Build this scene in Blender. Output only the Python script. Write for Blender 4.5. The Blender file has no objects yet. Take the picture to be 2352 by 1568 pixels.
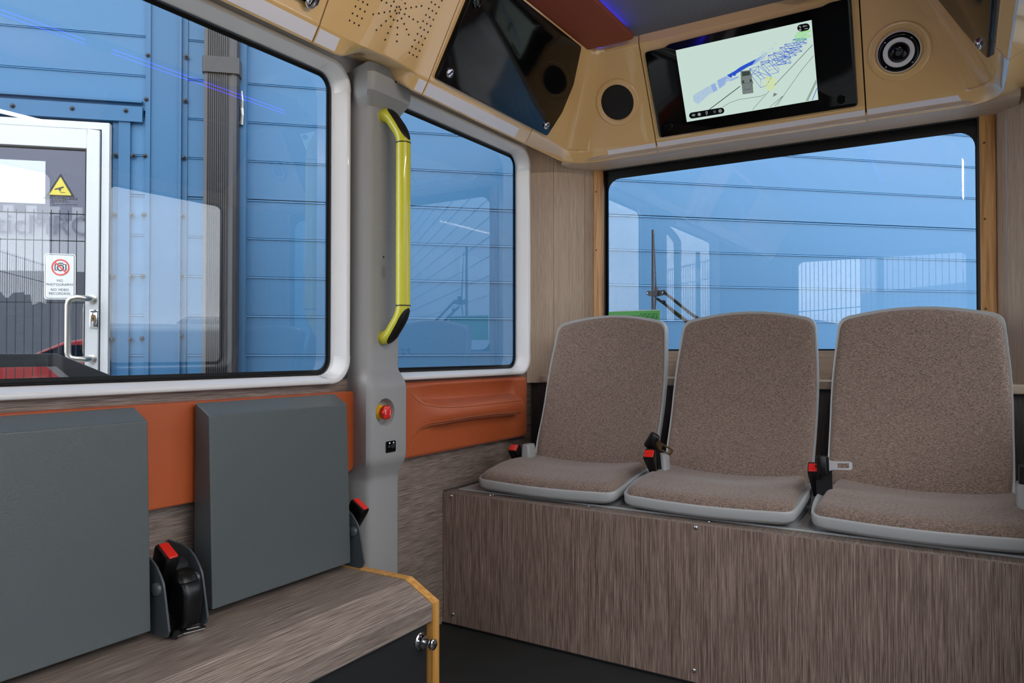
import bpy, bmesh, math, random
from mathutils import Vector, Matrix
random.seed(7)
S = bpy.context.scene
COL = S.collection
PI = math.pi

# ---------------- camera, sky, light, exposure ----------------
H = 0.87                       # camera height above the bus floor
FPX = 1680.0                   # focal length in pixels of the 2352 px frame
YAW = math.radians(31.7)
PITCH = math.atan(24 / FPX)
cam_data = bpy.data.cameras.new('camera'); cam_data.sensor_width = 36.0
cam_data.lens = 36.0 * FPX / 2352.0; cam_data.clip_start = 0.02; cam_data.clip_end = 500
cam = bpy.data.objects.new('camera', cam_data); COL.objects.link(cam)
cam.location = (0, 0, H); cam.rotation_euler = (PI / 2 + PITCH, 0, YAW)
S.camera = cam
S.view_settings.view_transform = 'Standard'; S.view_settings.look = 'None'
S.view_settings.exposure = 0.0; S.view_settings.gamma = 1.0
S.view_settings.use_curve_mapping = False

def lin(c):
    return tuple((x / 255 / 12.92) if x / 255 <= 0.04045 else ((x / 255 + 0.055) / 1.055) ** 2.4 for x in c)

W = bpy.data.worlds.new('overcast_sky'); S.world = W; W.use_nodes = True
wn = W.node_tree.nodes; wl = W.node_tree.links; wn.clear()
wo = wn.new('ShaderNodeOutputWorld'); wb = wn.new('ShaderNodeBackground')
wc = wn.new('ShaderNodeTexCoord'); wm = wn.new('ShaderNodeMapping'); wno = wn.new('ShaderNodeTexNoise'); wr = wn.new('ShaderNodeValToRGB')
wm.inputs['Scale'].default_value = (1.0, 1.0, 3.2)
wno.inputs['Scale'].default_value = 2.6; wno.inputs['Detail'].default_value = 6
wr.color_ramp.elements[0].position = 0.34; wr.color_ramp.elements[0].color = (*lin((216, 217, 221)), 1)
wr.color_ramp.elements[1].position = 0.66; wr.color_ramp.elements[1].color = (*lin((250, 250, 250)), 1)
wl.new(wc.outputs['Generated'], wm.inputs['Vector']); wl.new(wm.outputs[0], wno.inputs['Vector'])
wl.new(wno.outputs['Fac'], wr.inputs[0]); wl.new(wr.outputs[0], wb.inputs['Color'])
wb.inputs['Strength'].default_value = 6.6
wl.new(wb.outputs[0], wo.inputs[0])

# ---------------- pixel -> world helpers (points read off the photograph onto known planes) ----------------
FW = Vector((-math.sin(YAW), math.cos(YAW), 0)); RT = Vector((math.cos(YAW), math.sin(YAW), 0))
CP, SP = math.cos(PITCH), math.sin(PITCH)
CAMP = Vector((0, 0, H))
def ray(u, v):
    a = (u - 1176) / FPX; b = -(v - 784) / FPX
    return RT * a + FW * (CP - b * SP) + Vector((0, 0, 1)) * (SP + b * CP)
def hit(u, v, p, n):
    d = ray(u, v); p = Vector(p); n = Vector(n)
    return CAMP + d * ((p - CAMP).dot(n) / d.dot(n))
def on_x(u, v, x): return hit(u, v, (x, 0, 0), (1, 0, 0))
def on_y(u, v, y): return hit(u, v, (0, y, 0), (0, 1, 0))
def on_z(u, v, z): return hit(u, v, (0, 0, z), (0, 0, 1))

# ---------------- materials ----------------
MATS = {}
def newmat(name):
    m = bpy.data.materials.new(name); m.use_nodes = True; m.node_tree.nodes.clear()
    return m, m.node_tree.nodes, m.node_tree.links
def pbr(name, col, rough=0.5, metal=0.0, spec=0.5, coat=0.0, var=0.0, vscale=8.0, bump=0.0, bscale=300.0, coat_rough=0.03, sheen=0.0):
    m, n, l = newmat(name)
    o = n.new('ShaderNodeOutputMaterial'); b = n.new('ShaderNodeBsdfPrincipled'); l.new(b.outputs[0], o.inputs[0])
    c = lin(col)
    b.inputs['Roughness'].default_value = rough; b.inputs['Metallic'].default_value = metal
    b.inputs['Specular IOR Level'].default_value = spec; b.inputs['Coat Weight'].default_value = coat
    b.inputs['Coat Roughness'].default_value = coat_rough; b.inputs['Sheen Weight'].default_value = sheen
    tc = n.new('ShaderNodeTexCoord')
    no = n.new('ShaderNodeTexNoise'); no.inputs['Scale'].default_value = vscale; no.inputs['Detail'].default_value = 4
    l.new(tc.outputs['Object'], no.inputs['Vector'])
    mx = n.new('ShaderNodeMix'); mx.data_type = 'RGBA'
    k = max(var, 0.03)
    mx.inputs[6].default_value = (*[x * (1 - k) for x in c], 1); mx.inputs[7].default_value = (*[min(1, x * (1 + k)) for x in c], 1)
    l.new(no.outputs['Fac'], mx.inputs[0]); l.new(mx.outputs[2], b.inputs['Base Color'])
    if bump > 0:
        nb = n.new('ShaderNodeTexNoise'); nb.inputs['Scale'].default_value = bscale; nb.inputs['Detail'].default_value = 2
        bu = n.new('ShaderNodeBump'); bu.inputs['Strength'].default_value = bump; bu.inputs['Distance'].default_value = 0.001
        l.new(tc.outputs['Object'], nb.inputs['Vector']); l.new(nb.outputs['Fac'], bu.inputs['Height']); l.new(bu.outputs[0], b.inputs['Normal'])
    MATS[name] = m
    return m
def streak(name, c0, c1, scale, rough=0.45, big=0.25, bump=0.15, lo=0.36, hi=0.66, c2=None):
    """laminate with fine stretched grain: scale = noise scale along x, y, z"""
    m, n, l = newmat(name)
    o = n.new('ShaderNodeOutputMaterial'); b = n.new('ShaderNodeBsdfPrincipled'); l.new(b.outputs[0], o.inputs[0])
    tc = n.new('ShaderNodeTexCoord')
    def noise(sc, det=3, off=0):
        mp = n.new('ShaderNodeMapping'); mp.inputs['Scale'].default_value = sc; mp.inputs['Location'].default_value = (off, off, off)
        no = n.new('ShaderNodeTexNoise'); no.inputs['Scale'].default_value = 1; no.inputs['Detail'].default_value = det
        no.inputs['Roughness'].default_value = 0.6
        l.new(tc.outputs['Object'], mp.inputs['Vector']); l.new(mp.outputs[0], no.inputs['Vector']); return no
    a = noise(scale, 3); g = noise([s * 0.22 for s in scale], 2, 5.3)
    r = n.new('ShaderNodeValToRGB'); r.color_ramp.elements[0].position = lo; r.color_ramp.elements[1].position = hi
    r.color_ramp.elements[0].color = (*lin(c0), 1); r.color_ramp.elements[1].color = (*lin(c1), 1)
    if c2:
        e = r.color_ramp.elements.new((lo + hi) / 2); e.color = (*lin(c2), 1)
    ad = n.new('ShaderNodeMath'); ad.operation = 'MULTIPLY_ADD'; ad.inputs[1].default_value = big
    sb = n.new('ShaderNodeMath'); sb.operation = 'SUBTRACT'; sb.inputs[1].default_value = 0.5
    l.new(g.outputs['Fac'], sb.inputs[0]); l.new(sb.outputs[0], ad.inputs[0]); l.new(a.outputs['Fac'], ad.inputs[2])
    l.new(ad.outputs[0], r.inputs[0]); l.new(r.outputs[0], b.inputs['Base Color'])
    b.inputs['Roughness'].default_value = rough
    bu = n.new('ShaderNodeBump'); bu.inputs['Strength'].default_value = bump; bu.inputs['Distance'].default_value = 0.0006
    l.new(a.outputs['Fac'], bu.inputs['Height']); l.new(bu.outputs[0], b.inputs['Normal'])
    MATS[name] = m
    return m
def fabric(name, c0, c1, s=700):
    m, n, l = newmat(name)
    o = n.new('ShaderNodeOutputMaterial'); b = n.new('ShaderNodeBsdfPrincipled'); l.new(b.outputs[0], o.inputs[0])
    tc = n.new('ShaderNodeTexCoord'); outs = []
    for sc in ((s, s, s * 0.14), (s * 0.16, s * 0.8, s)):
        mp = n.new('ShaderNodeMapping'); mp.inputs['Scale'].default_value = sc
        no = n.new('ShaderNodeTexNoise'); no.inputs['Scale'].default_value = 1; no.inputs['Detail'].default_value = 2
        l.new(tc.outputs['Object'], mp.inputs['Vector']); l.new(mp.outputs[0], no.inputs['Vector']); outs.append(no)
    mx = n.new('ShaderNodeMath'); mx.operation = 'ADD'; l.new(outs[0].outputs['Fac'], mx.inputs[0]); l.new(outs[1].outputs['Fac'], mx.inputs[1])
    r = n.new('ShaderNodeValToRGB'); r.color_ramp.elements[0].position = 0.36; r.color_ramp.elements[1].position = 0.64
    r.color_ramp.elements[0].color = (*lin(c0), 1); r.color_ramp.elements[1].color = (*lin(c1), 1)
    hf = n.new('ShaderNodeMath'); hf.operation = 'MULTIPLY'; hf.inputs[1].default_value = 0.5
    l.new(mx.outputs[0], hf.inputs[0]); l.new(hf.outputs[0], r.inputs[0]); l.new(r.outputs[0], b.inputs['Base Color'])
    b.inputs['Roughness'].default_value = 0.9; b.inputs['Sheen Weight'].default_value = 0.25; b.inputs['Specular IOR Level'].default_value = 0.2
    bu = n.new('ShaderNodeBump'); bu.inputs['Strength'].default_value = 0.5; bu.inputs['Distance'].default_value = 0.001
    l.new(hf.outputs[0], bu.inputs['Height']); l.new(bu.outputs[0], b.inputs['Normal'])
    MATS[name] = m
    return m
def glass(name, tint=(235, 240, 242), refl=1.0, ior=1.5, rough=0.0):
    """one thin sheet of glass: transparent body, mirror reflection by Fresnel"""
    m, n, l = newmat(name)
    o = n.new('ShaderNodeOutputMaterial'); mix = n.new('ShaderNodeMixShader')
    t = n.new('ShaderNodeBsdfTransparent'); t.inputs[0].default_value = (*lin(tint), 1)
    g = n.new('ShaderNodeBsdfGlossy'); g.inputs['Roughness'].default_value = rough; g.inputs['Color'].default_value = (1, 1, 1, 1)
    f = n.new('ShaderNodeFresnel'); ge = n.new('ShaderNodeNewGeometry'); io = n.new('ShaderNodeMath'); io.operation = 'MULTIPLY_ADD'
    io.inputs[1].default_value = 1 / ior - ior; io.inputs[2].default_value = ior   # the sheet reflects alike from both of its sides
    l.new(ge.outputs['Backfacing'], io.inputs[0]); l.new(io.outputs[0], f.inputs[0])
    k = n.new('ShaderNodeMath'); k.operation = 'MULTIPLY'; k.inputs[1].default_value = refl; k.use_clamp = True
    l.new(f.outputs[0], k.inputs[0]); l.new(k.outputs[0], mix.inputs[0]); l.new(t.outputs[0], mix.inputs[1]); l.new(g.outputs[0], mix.inputs[2])
    l.new(mix.outputs[0], o.inputs[0]); MATS[name] = m
    return m
def emit(name, col, strength=1.0):
    m, n, l = newmat(name)
    o = n.new('ShaderNodeOutputMaterial'); e = n.new('ShaderNodeEmission'); e.inputs[0].default_value = (*lin(col), 1); e.inputs[1].default_value = strength
    l.new(e.outputs[0], o.inputs[0]); MATS[name] = m
    return m

pbr('white_plastic', (222, 220, 220), 0.28, coat=0.3)
pbr('black_rubber', (14, 14, 15), 0.45)
pbr('black_frit', (5, 5, 6), 0.35, spec=0.3)
pbr('column_grey', (148, 147, 146), 0.5, bump=0.35, bscale=420)
pbr('seat_shell', (164, 165, 164), 0.42, bump=0.15, bscale=500)
pbr('slate_paint', (81, 87, 88), 0.34, bump=0.5, bscale=520, var=0.05, vscale=120)
pbr('slate_dark', (66, 72, 76), 0.35)
pbr('orange_leather', (172, 78, 30), 0.48, bump=0.45, bscale=380, var=0.08, vscale=10, sheen=0.1)
pbr('orange_ceiling', (140, 62, 40), 0.6, bump=0.2, bscale=500)
pbr('tan_gloss', (220, 180, 120), 0.22, coat=1.0, coat_rough=0.02, var=0.03)
pbr('tan_dark', (92, 66, 38), 0.6)
pbr('gloss_black', (6, 6, 7), 0.09, spec=0.3)
pbr('hatch_dark', (12, 9, 7), 0.15, spec=0.08)
pbr('hole_black', (22, 14, 8), 0.8)
pbr('mesh_black', (8, 8, 9), 0.7, bump=0.6, bscale=900)
pbr('buckle_black', (10, 10, 11), 0.35, spec=0.4)
pbr('webbing', (20, 20, 24), 0.7, bump=0.5, bscale=900)
pbr('red_plastic', (215, 36, 26), 0.3, coat=0.2)
pbr('yellow_rail', (205, 200, 48), 0.3, coat=0.35, var=0.03)
pbr('yellow_plastic', (235, 175, 30), 0.4)
pbr('chrome', (215, 215, 218), 0.12, metal=1.0)
pbr('screw_steel', (200, 200, 200), 0.25, metal=1.0)
pbr('brushed_steel', (190, 186, 176), 0.3, metal=1.0, var=0.05, vscale=60)
pbr('brass_steel', (165, 140, 105), 0.25, metal=1.0)
pbr('floor_rubber', (30, 33, 33), 0.55, var=0.25, vscale=9, bump=0.3, bscale=900)
pbr('black_carpet', (20, 20, 22), 0.9, bump=0.8, bscale=900, var=0.3, vscale=300)
pbr('facade_blue', (60, 109, 148), 0.42, var=0.03, vscale=3, spec=0.4)
pbr('flashing_blue', (50, 98, 136), 0.4, var=0.04, vscale=5, spec=0.4)
pbr('joint_blue', (36, 76, 104), 0.6)
pbr('pipe_dark', (46, 45, 48), 0.35, var=0.05, vscale=20)
pbr('door_white', (196, 198, 200), 0.35)
pbr('sign_white', (204, 206, 207), 0.4)
pbr('paper_white', (190, 196, 200), 0.6)
pbr('sign_red', (208, 62, 52), 0.5)
pbr('sign_black', (40, 40, 42), 0.5)
pbr('sign_yellow', (200, 184, 70), 0.5)
pbr('leaf_green', (84, 170, 84), 0.6)
pbr('print_green', (26, 70, 34), 0.7)
pbr('print_glass', (30, 80, 115), 0.6)
pbr('dark_metal', (74, 72, 76), 0.3, var=0.04)
pbr('dark_navy', (20, 34, 48), 0.4)
pbr('bounce_ground', (172, 170, 167), 0.9, var=0.2, vscale=3)  # ground colour lightened to bounce more daylight up into the cabin
pbr('yard_grey', (104, 107, 118), 0.7, var=0.1, vscale=2)
pbr('yard_light', (205, 208, 218), 0.7)
pbr('yard_lilac', (150, 152, 170), 0.7)
pbr('fence_wire', (66, 78, 72), 0.6)
pbr('hedge_green', (52, 66, 44), 0.9, var=0.5, vscale=6)
pbr('car_black', (16, 17, 20), 0.2, coat=1.0)
pbr('car_white', (215, 218, 222), 0.3, coat=1.0)
pbr('car_red', (190, 40, 30), 0.3, coat=1.0)
pbr('grey_void', (60, 60, 66), 0.8)
pbr('stitch', (214, 130, 78), 0.7)
pbr('seam_dark', (92, 34, 16), 0.8)
pbr('marker_white', (235, 235, 235), 0.5)
streak('laminate_v', (72, 57, 50), (176, 152, 138), (1500, 1500, 14), c2=(124, 103, 92))
streak('laminate_wall', (72, 58, 51), (178, 160, 148), (1500, 15, 1500), c2=(126, 110, 100))
streak('laminate_bench', (74, 62, 56), (178, 162, 150), (1500, 11, 1500), c2=(128, 112, 102))
streak('laminate_dark', (52, 46, 44), (108, 98, 94), (1500, 1500, 14), c2=(76, 68, 66))
streak('light_oak_v', (172, 150, 129), (198, 177, 156), (500, 500, 14), rough=0.5, big=0.35, bump=0.05)
streak('light_oak_h', (172, 150, 129), (198, 177, 156), (14, 500, 500), rough=0.5, big=0.35, bump=0.05)
streak('pine', (150, 96, 42), (200, 148, 84), (90, 90, 4), rough=0.4, big=0.8, bump=0.05)
streak('plywood', (186, 128, 58), (216, 164, 90), (90, 90, 5), rough=0.5, big=0.6, bump=0.05)
fabric('seat_fabric', (66, 53, 48), (160, 138, 124), 950)
fabric('headliner', (66, 68, 72), (104, 106, 110), 700)
glass('glass_cabin', (212, 219, 224), 1.9)
glass('glass_rear', (246, 249, 253), 1.9)
glass('glass_door', (150, 154, 170), 7.0)
glass('glass_lens', (120, 120, 125), 1.5)
emit('screen_light', (200, 222, 212), 0.97)
emit('screen_blue', (44, 84, 205), 0.95); emit('screen_blue_pale', (150, 178, 226), 0.95); emit('screen_black', (10, 12, 14), 1.0)
emit('screen_grey', (118, 128, 126), 0.95); emit('screen_dark', (60, 72, 70), 0.95); emit('screen_yellow', (226, 232, 40), 0.95)
emit('screen_green', (140, 226, 120), 0.95); emit('screen_orange', (200, 120, 60), 0.95); emit('screen_white', (225, 230, 230), 1.0)
emit('led_blue', (60, 40, 255), 9.0); emit('led_glow', (50, 40, 255), 22.0)
emit('lamp_white', (255, 250, 240), 3.0)

# ---------------- mesh helpers ----------------
ORG = {}
class MB:
    def __init__(s): s.v = []; s.f = []
    def add(s, vs, fs):
        k = len(s.v); s.v += [Vector(p) for p in vs]; s.f += [[i + k for i in f] for f in fs]; return s
    def box(s, x0, x1, y0, y1, z0, z1):
        vs = [(x, y, z) for x in (x0, x1) for y in (y0, y1) for z in (z0, z1)]
        return s.add(vs, [(0, 1, 3, 2), (4, 6, 7, 5), (0, 4, 5, 1), (2, 3, 7, 6), (0, 2, 6, 4), (1, 5, 7, 3)])
    def obox(s, c, ex, ey, ez):
        """oriented box: centre and three half-extent vectors"""
        c, ex, ey, ez = map(Vector, (c, ex, ey, ez))
        vs = [c + ex * a + ey * b + ez * d for a in (-1, 1) for b in (-1, 1) for d in (-1, 1)]
        return s.add(vs, [(0, 1, 3, 2), (4, 6, 7, 5), (0, 4, 5, 1), (2, 3, 7, 6), (0, 2, 6, 4), (1, 5, 7, 3)])
    def prism(s, pts, d):
        d = Vector(d); n = len(pts); a = [Vector(p) for p in pts]
        return s.add(a + [p + d for p in a], [list(range(n))[::-1], list(range(n, 2 * n))] + [(i, (i + 1) % n, n + (i + 1) % n, n + i) for i in range(n)])
    def quad(s, a, b, c, d): return s.add([a, b, c, d], [(0, 1, 2, 3)])
    def loft(s, rings, cap=True, closed=True):
        n = len(rings[0]); vs = [p for r in rings for p in r]; fs = []
        for k in range(len(rings) - 1):
            for i in range(n if closed else n - 1):
                j = (i + 1) % n; fs.append((k * n + i, k * n + j, (k + 1) * n + j, (k + 1) * n + i))
        if cap and closed:
            fs.append(list(range(n))[::-1]); fs.append([(len(rings) - 1) * n + i for i in range(n)])
        return s.add(vs, fs)
    def tube(s, path, r, n=14, cap=True):
        path = [Vector(p) for p in path]; rings = []; up = None
        for i, p in enumerate(path):
            t = (path[min(i + 1, len(path) - 1)] - path[max(i - 1, 0)]).normalized()
            if up is None: up = t.orthogonal().normalized()
            up = (up - t * up.dot(t)).normalized(); sd = t.cross(up)
            rr = r[i] if isinstance(r, (list, tuple)) else r
            rings.append([p + (up * math.cos(2 * PI * k / n) + sd * math.sin(2 * PI * k / n)) * rr for k in range(n)])
        return s.loft(rings, cap)
    def lathe(s, c, ax, prof, n=32, sq=(1, 1)):
        """prof = [(radius, height along axis)], centre c"""
        c = Vector(c); ax = Vector(ax).normalized(); u = ax.cross(Vector((0, 0, 1)))
        u = (u if u.length > 1e-3 else Vector((1, 0, 0))).normalized(); w = ax.cross(u)
        rings = [[c + ax * h + (u * math.cos(2 * PI * k / n) * sq[0] + w * math.sin(2 * PI * k / n) * sq[1]) * max(r, 1e-5) for k in range(n)] for r, h in prof]
        return s.loft(rings, True)
    def ribbon(s, pts, w, n):
        """flat strip of width w following pts on a surface with normal n"""
        pts = [Vector(p) for p in pts]; n = Vector(n).normalized(); L = []
        for i, p in enumerate(pts):
            t = (pts[min(i + 1, len(pts) - 1)] - pts[max(i - 1, 0)]).normalized(); sd = t.cross(n) * (w / 2); L.append((p - sd, p + sd))
        for (a, b), (c, d) in zip(L, L[1:]): s.quad(a, b, d, c)
        return s
    def build(s, name, mat, parent=None, smooth=0, bevel=0, seg=2, solid=0, org=None):
        o0 = Vector(ORG[parent.name]) if parent is not None else Vector(org if org is not None else (0, 0, 0))
        me = bpy.data.meshes.new(name); me.from_pydata([tuple(p - o0) for p in s.v], [], s.f); me.update()
        bm = bmesh.new(); bm.from_mesh(me); bmesh.ops.remove_doubles(bm, verts=bm.verts, dist=1e-6); bmesh.ops.recalc_face_normals(bm, faces=bm.faces); bm.to_mesh(me); bm.free()
        me.materials.append(MATS[mat])
        if smooth:
            for p in me.polygons: p.use_smooth = True
            if smooth < 180: me.set_sharp_from_angle(angle=math.radians(smooth))
        o = bpy.data.objects.new(name, me); COL.objects.link(o)
        if parent is not None: o.parent = parent
        else: o.location = o0
        ORG[o.name] = tuple(o0)
        if solid:
            md = o.modifiers.new('solid', 'SOLIDIFY'); md.thickness = solid; md.offset = -1
        if bevel:
            md = o.modifiers.new('bevel', 'BEVEL'); md.width = bevel; md.segments = seg; md.limit_method = 'ANGLE'; md.angle_limit = math.radians(35)
            for p in me.polygons: p.use_smooth = True
            md.harden_normals = True
        return o
def tag(o, label, cat, group=None):
    o['label'] = label; o['category'] = cat
    if group: o['group'] = group
    return o
def thing(name, loc, label, cat, group=None):
    o = bpy.data.objects.new(name, None); o.empty_display_size = 0.05; COL.objects.link(o); o.location = loc
    ORG[o.name] = tuple(loc); return tag(o, label, cat, group)
def struct(o): o['kind'] = 'structure'; return o
def sroot(name, loc=(0, 0, 0)):
    o = bpy.data.objects.new(name, None); o.empty_display_size = 0.05; COL.objects.link(o); o.location = loc
    ORG[o.name] = tuple(loc); return struct(o)
def rrect(w, h, r, n=5, x0=0, y0=0):
    """rounded rectangle outline centred at x0, y0; r may be 4 radii (bl, br, tr, tl)"""
    R = r if isinstance(r, (list, tuple)) else [r] * 4; out = []
    for (sx, sy, a0), q in zip(((-1, -1, PI), (1, -1, 1.5 * PI), (1, 1, 0), (-1, 1, 0.5 * PI)), R):
        cx, cy = x0 + sx * (w / 2 - q), y0 + sy * (h / 2 - q)
        for k in range(n + 1):
            a = a0 + (PI / 2) * k / n; out.append((cx + q * math.cos(a), cy + q * math.sin(a)))
    return out
def cut(o, cutter):
    """carve cutter out of o and drop the cutter"""
    md = o.modifiers.new('cut', 'BOOLEAN'); md.object = cutter; md.operation = 'DIFFERENCE'; md.solver = 'EXACT'
    dg = bpy.context.evaluated_depsgraph_get(); me = bpy.data.meshes.new_from_object(o.evaluated_get(dg)); o.modifiers.clear()
    o.data = me; bpy.data.objects.remove(cutter)
    for p in me.polygons: p.use_smooth = True
    me.set_sharp_from_angle(angle=math.radians(32))
def text(s, size, mat, parent, c, ex, ey, name='lettering', depth=0.0004, align='CENTER', mirror=False, bold=0.0):
    cu = bpy.data.curves.new(name, 'FONT'); cu.body = s; cu.size = size; cu.align_x = align; cu.align_y = 'CENTER'; cu.offset = bold; cu.space_line = 1.0
    t = bpy.data.objects.new(name, cu); COL.objects.link(t)
    dg = bpy.context.evaluated_depsgraph_get(); me = bpy.data.meshes.new_from_object(t.evaluated_get(dg)); bpy.data.objects.remove(t); me.name = name
    ex = Vector(ex).normalized(); ey = Vector(ey).normalized(); nn = ex.cross(ey); o0 = Vector(ORG[parent.name]); c = Vector(c)
    if mirror: ex = -ex
    for v in me.vertices: v.co = c - o0 + ex * v.co.x + ey * v.co.y + nn * depth
    me.materials.clear(); me.materials.append(MATS[mat]); o = bpy.data.objects.new(name, me); COL.objects.link(o); o.parent = parent; ORG[o.name] = tuple(o0)
    return o
# =====================================================================================
# STRUCTURE: floor, walls, windows, ceiling
# =====================================================================================
XL, XR, YR, YF = -1.43, 0.26, 2.62, -1.25      # inner faces of the cabin
XM = -0.585                                     # middle of the cabin
CEIL = 1.93
struct(MB().box(XL - .07, XR + .07, YF - .07, YR + .3, -.06, 0).build('floor', 'floor_rubber'))
struct(MB().box(XL - .07, XR + .07, YF - .07, YR + .3, CEIL, CEIL + .05).build('ceiling', 'headliner'))

wl_ = sroot('wall_left', (XL, 0, 0))
x0, x1 = XL - .033, XL
W1 = (.36, 1.425); W2 = (1.63, 2.389); ZW = (H - .062, H + .752)          # openings at the glass line
m = MB().box(x0, x1, YF, 2.455, 0, ZW[0] - .012); m.build('lower_panel', 'laminate_wall', wl_)
m = MB().box(x0, x1, YF, YR + .1, ZW[1] + .012, CEIL); m.build('upper_panel', 'white_plastic', wl_)
m = MB().box(x0, x1, YF, W1[0] - .012, ZW[0] - .012, ZW[1] + .012)
m.box(x0, x1, W1[1] + .010, W2[0] - .012, ZW[0] - .012, ZW[1] + .012); m.build('window_post', 'grey_void', wl_)
MB().box(x0, x1, W2[1] + .012, YR + .1, ZW[0] - .012, ZW[1] + .012).build('window_post', 'light_oak_v', wl_)
MB().box(x0, x1, 2.455, YR + .1, 0, ZW[0] - .012).build('lower_panel', 'laminate_dark', wl_)

def side_window(name, y0, y1, z0, z1, sx, panes=True, mat='white_plastic'):
    """window in a side wall: moulded white surround, black gasket, glass. sx = -1 left wall, +1 right wall"""
    xw = XL if sx < 0 else XR; r0 = .045
    yc, zc, w, h = (y0 + y1) / 2, (z0 + z1) / 2, y1 - y0, z1 - z0
    root = sroot(name, (xw, yc, z0))
    def ring(off, depth, r):     # off: outwards from opening, depth: positive into the cabin
        return [(xw - sx * depth, p[0], p[1]) for p in rrect(w + 2 * off, h + 2 * off, max(r + off, .004), 6, yc, zc)]
    MB().loft([ring(a, b, r0) for a, b in ((.0, -.028), (.0012, -.020), (.0025, -.018), (.0090, .0215), (.0105, .0245), (.0130, .0258), (.0185, .0258), (.0210, .0242), (.0222, .020), (.0224, .001), (.0, -.028))], cap=False).build('window_surround', mat, root, smooth=50)
    # little mitre caps over the surround's corners
    MB().loft([ring(a, b, r0) for a, b in ((.0, -.03), (-.004, -.027), (-.006, -.032), (.0, -.034), (.0, -.03))], cap=False).build('gasket', 'black_rubber', root, smooth=50)
    a, b = ring(-.014, -.032, r0), ring(.004, -.032, r0)
    MB().loft([a, b], cap=False).build('black_border', 'black_frit', root)
    if panes:
        p = MB(); pts = ring(.003, -.034, r0); p.add(pts, [list(range(len(pts)))]); p.build('pane', 'glass_cabin', root)
    return root
window_1 = side_window('window_1', W1[0], W1[1], ZW[0], ZW[1], -1)
window_2 = side_window('window_2', W2[0], W2[1], ZW[0], ZW[1], -1)
# joint pieces at the upper and lower rear corners of the surrounds
for w_, ye in ((window_1, W1[1]), (window_2, W2[1])):
    for zc, sz in ((ZW[1], 1), (ZW[0], -1)):
        m = MB(); rings = []
        for a, b in ((.0018, -.018), (.0085, .0225), (.0100, .0253), (.0128, .0266), (.0187, .0266), (.0216, .0248), (.0229, .020), (.0230, .001)):
            ring = []
            for k in range(11):
                t = -.12 + (PI / 2 + .24) * k / 10; R = .045 + a
                cy, cz = ye - .045, zc - sz * .045
                if k == 0: ring.append((XL + b, cy + R, cz - sz * .006))
                ring.append((XL + b, cy + R * math.cos(min(max(t, 0), PI / 2)), cz + sz * R * math.sin(min(max(t, 0), PI / 2))))
                if k == 10: ring.append((XL + b, cy - .006, cz + sz * R))
            rings.append(ring)
        m.loft(rings, cap=False, closed=False); m.build('corner_joint', 'white_plastic', w_, smooth=60)

# right-hand wall and front wall (seen only in reflections) with their own windows
wr_ = sroot('wall_right', (XR, 0, 0)); x0, x1 = XR, XR + .07
W4 = (1.80, 2.40); W5 = (-.95, 1.58)
MB().box(x0, x1, W5[1] + .01, YR + .1, 0, ZW[0] - .01).build('lower_panel', 'laminate_wall', wr_); MB().box(x0, x1, YF, W5[1] + .01, 0, .09).build('door_step', 'black_rubber', wr_)
MB().box(x0, x1, YF, YR + .1, ZW[1] + .01, CEIL).build('upper_panel', 'white_plastic', wr_)
m = MB().box(x0, x1, YF, W5[0] - .01, .09, ZW[1] + .01); m.box(x0, x1, W5[1] + .01, W4[0] - .01, .09, ZW[1] + .01)
m.box(x0, x1, W4[1] + .01, YR + .1, ZW[0] - .01, ZW[1] + .01); m.build('window_post', 'seat_shell', wr_)
side_window('window_4', W4[0], W4[1], ZW[0], ZW[1], 1)
side_window('window_5', W5[0], W5[1], .10, ZW[1], 1)
wf_ = sroot('wall_front', (XM, YF, 0))
fx0, fx1, fz0, fz1 = -1.22, .05, .62, 1.66
m = MB().box(XL - .07, XR + .07, YF - .07, YF, 0, fz0); m.box(XL - .07, XR + .07, YF - .07, YF, fz1, CEIL)
m.box(XL - .07, fx0, YF - .07, YF, fz0, fz1); m.box(fx1, XR + .07, YF - .07, YF, fz0, fz1); m.build('wall_panel', 'laminate_dark', wf_)
w6 = sroot('window_6', (XM, YF, fz0))
def fring(o_, d_): return [(p[0], YF - .03 + d_, p[1]) for p in rrect(fx1 - fx0 + 2 * o_, fz1 - fz0 + 2 * o_, .07 + o_, 5, (fx0 + fx1) / 2, (fz0 + fz1) / 2)]
MB().loft([fring(-.03, 0), fring(-.03, .034), fring(.02, .036), fring(.02, .03)], cap=False).build('window_surround', 'black_frit', w6)
MB().add(fring(0, 0), [list(range(len(fring(0, 0))))]).build('pane', 'glass_cabin', w6)

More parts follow.
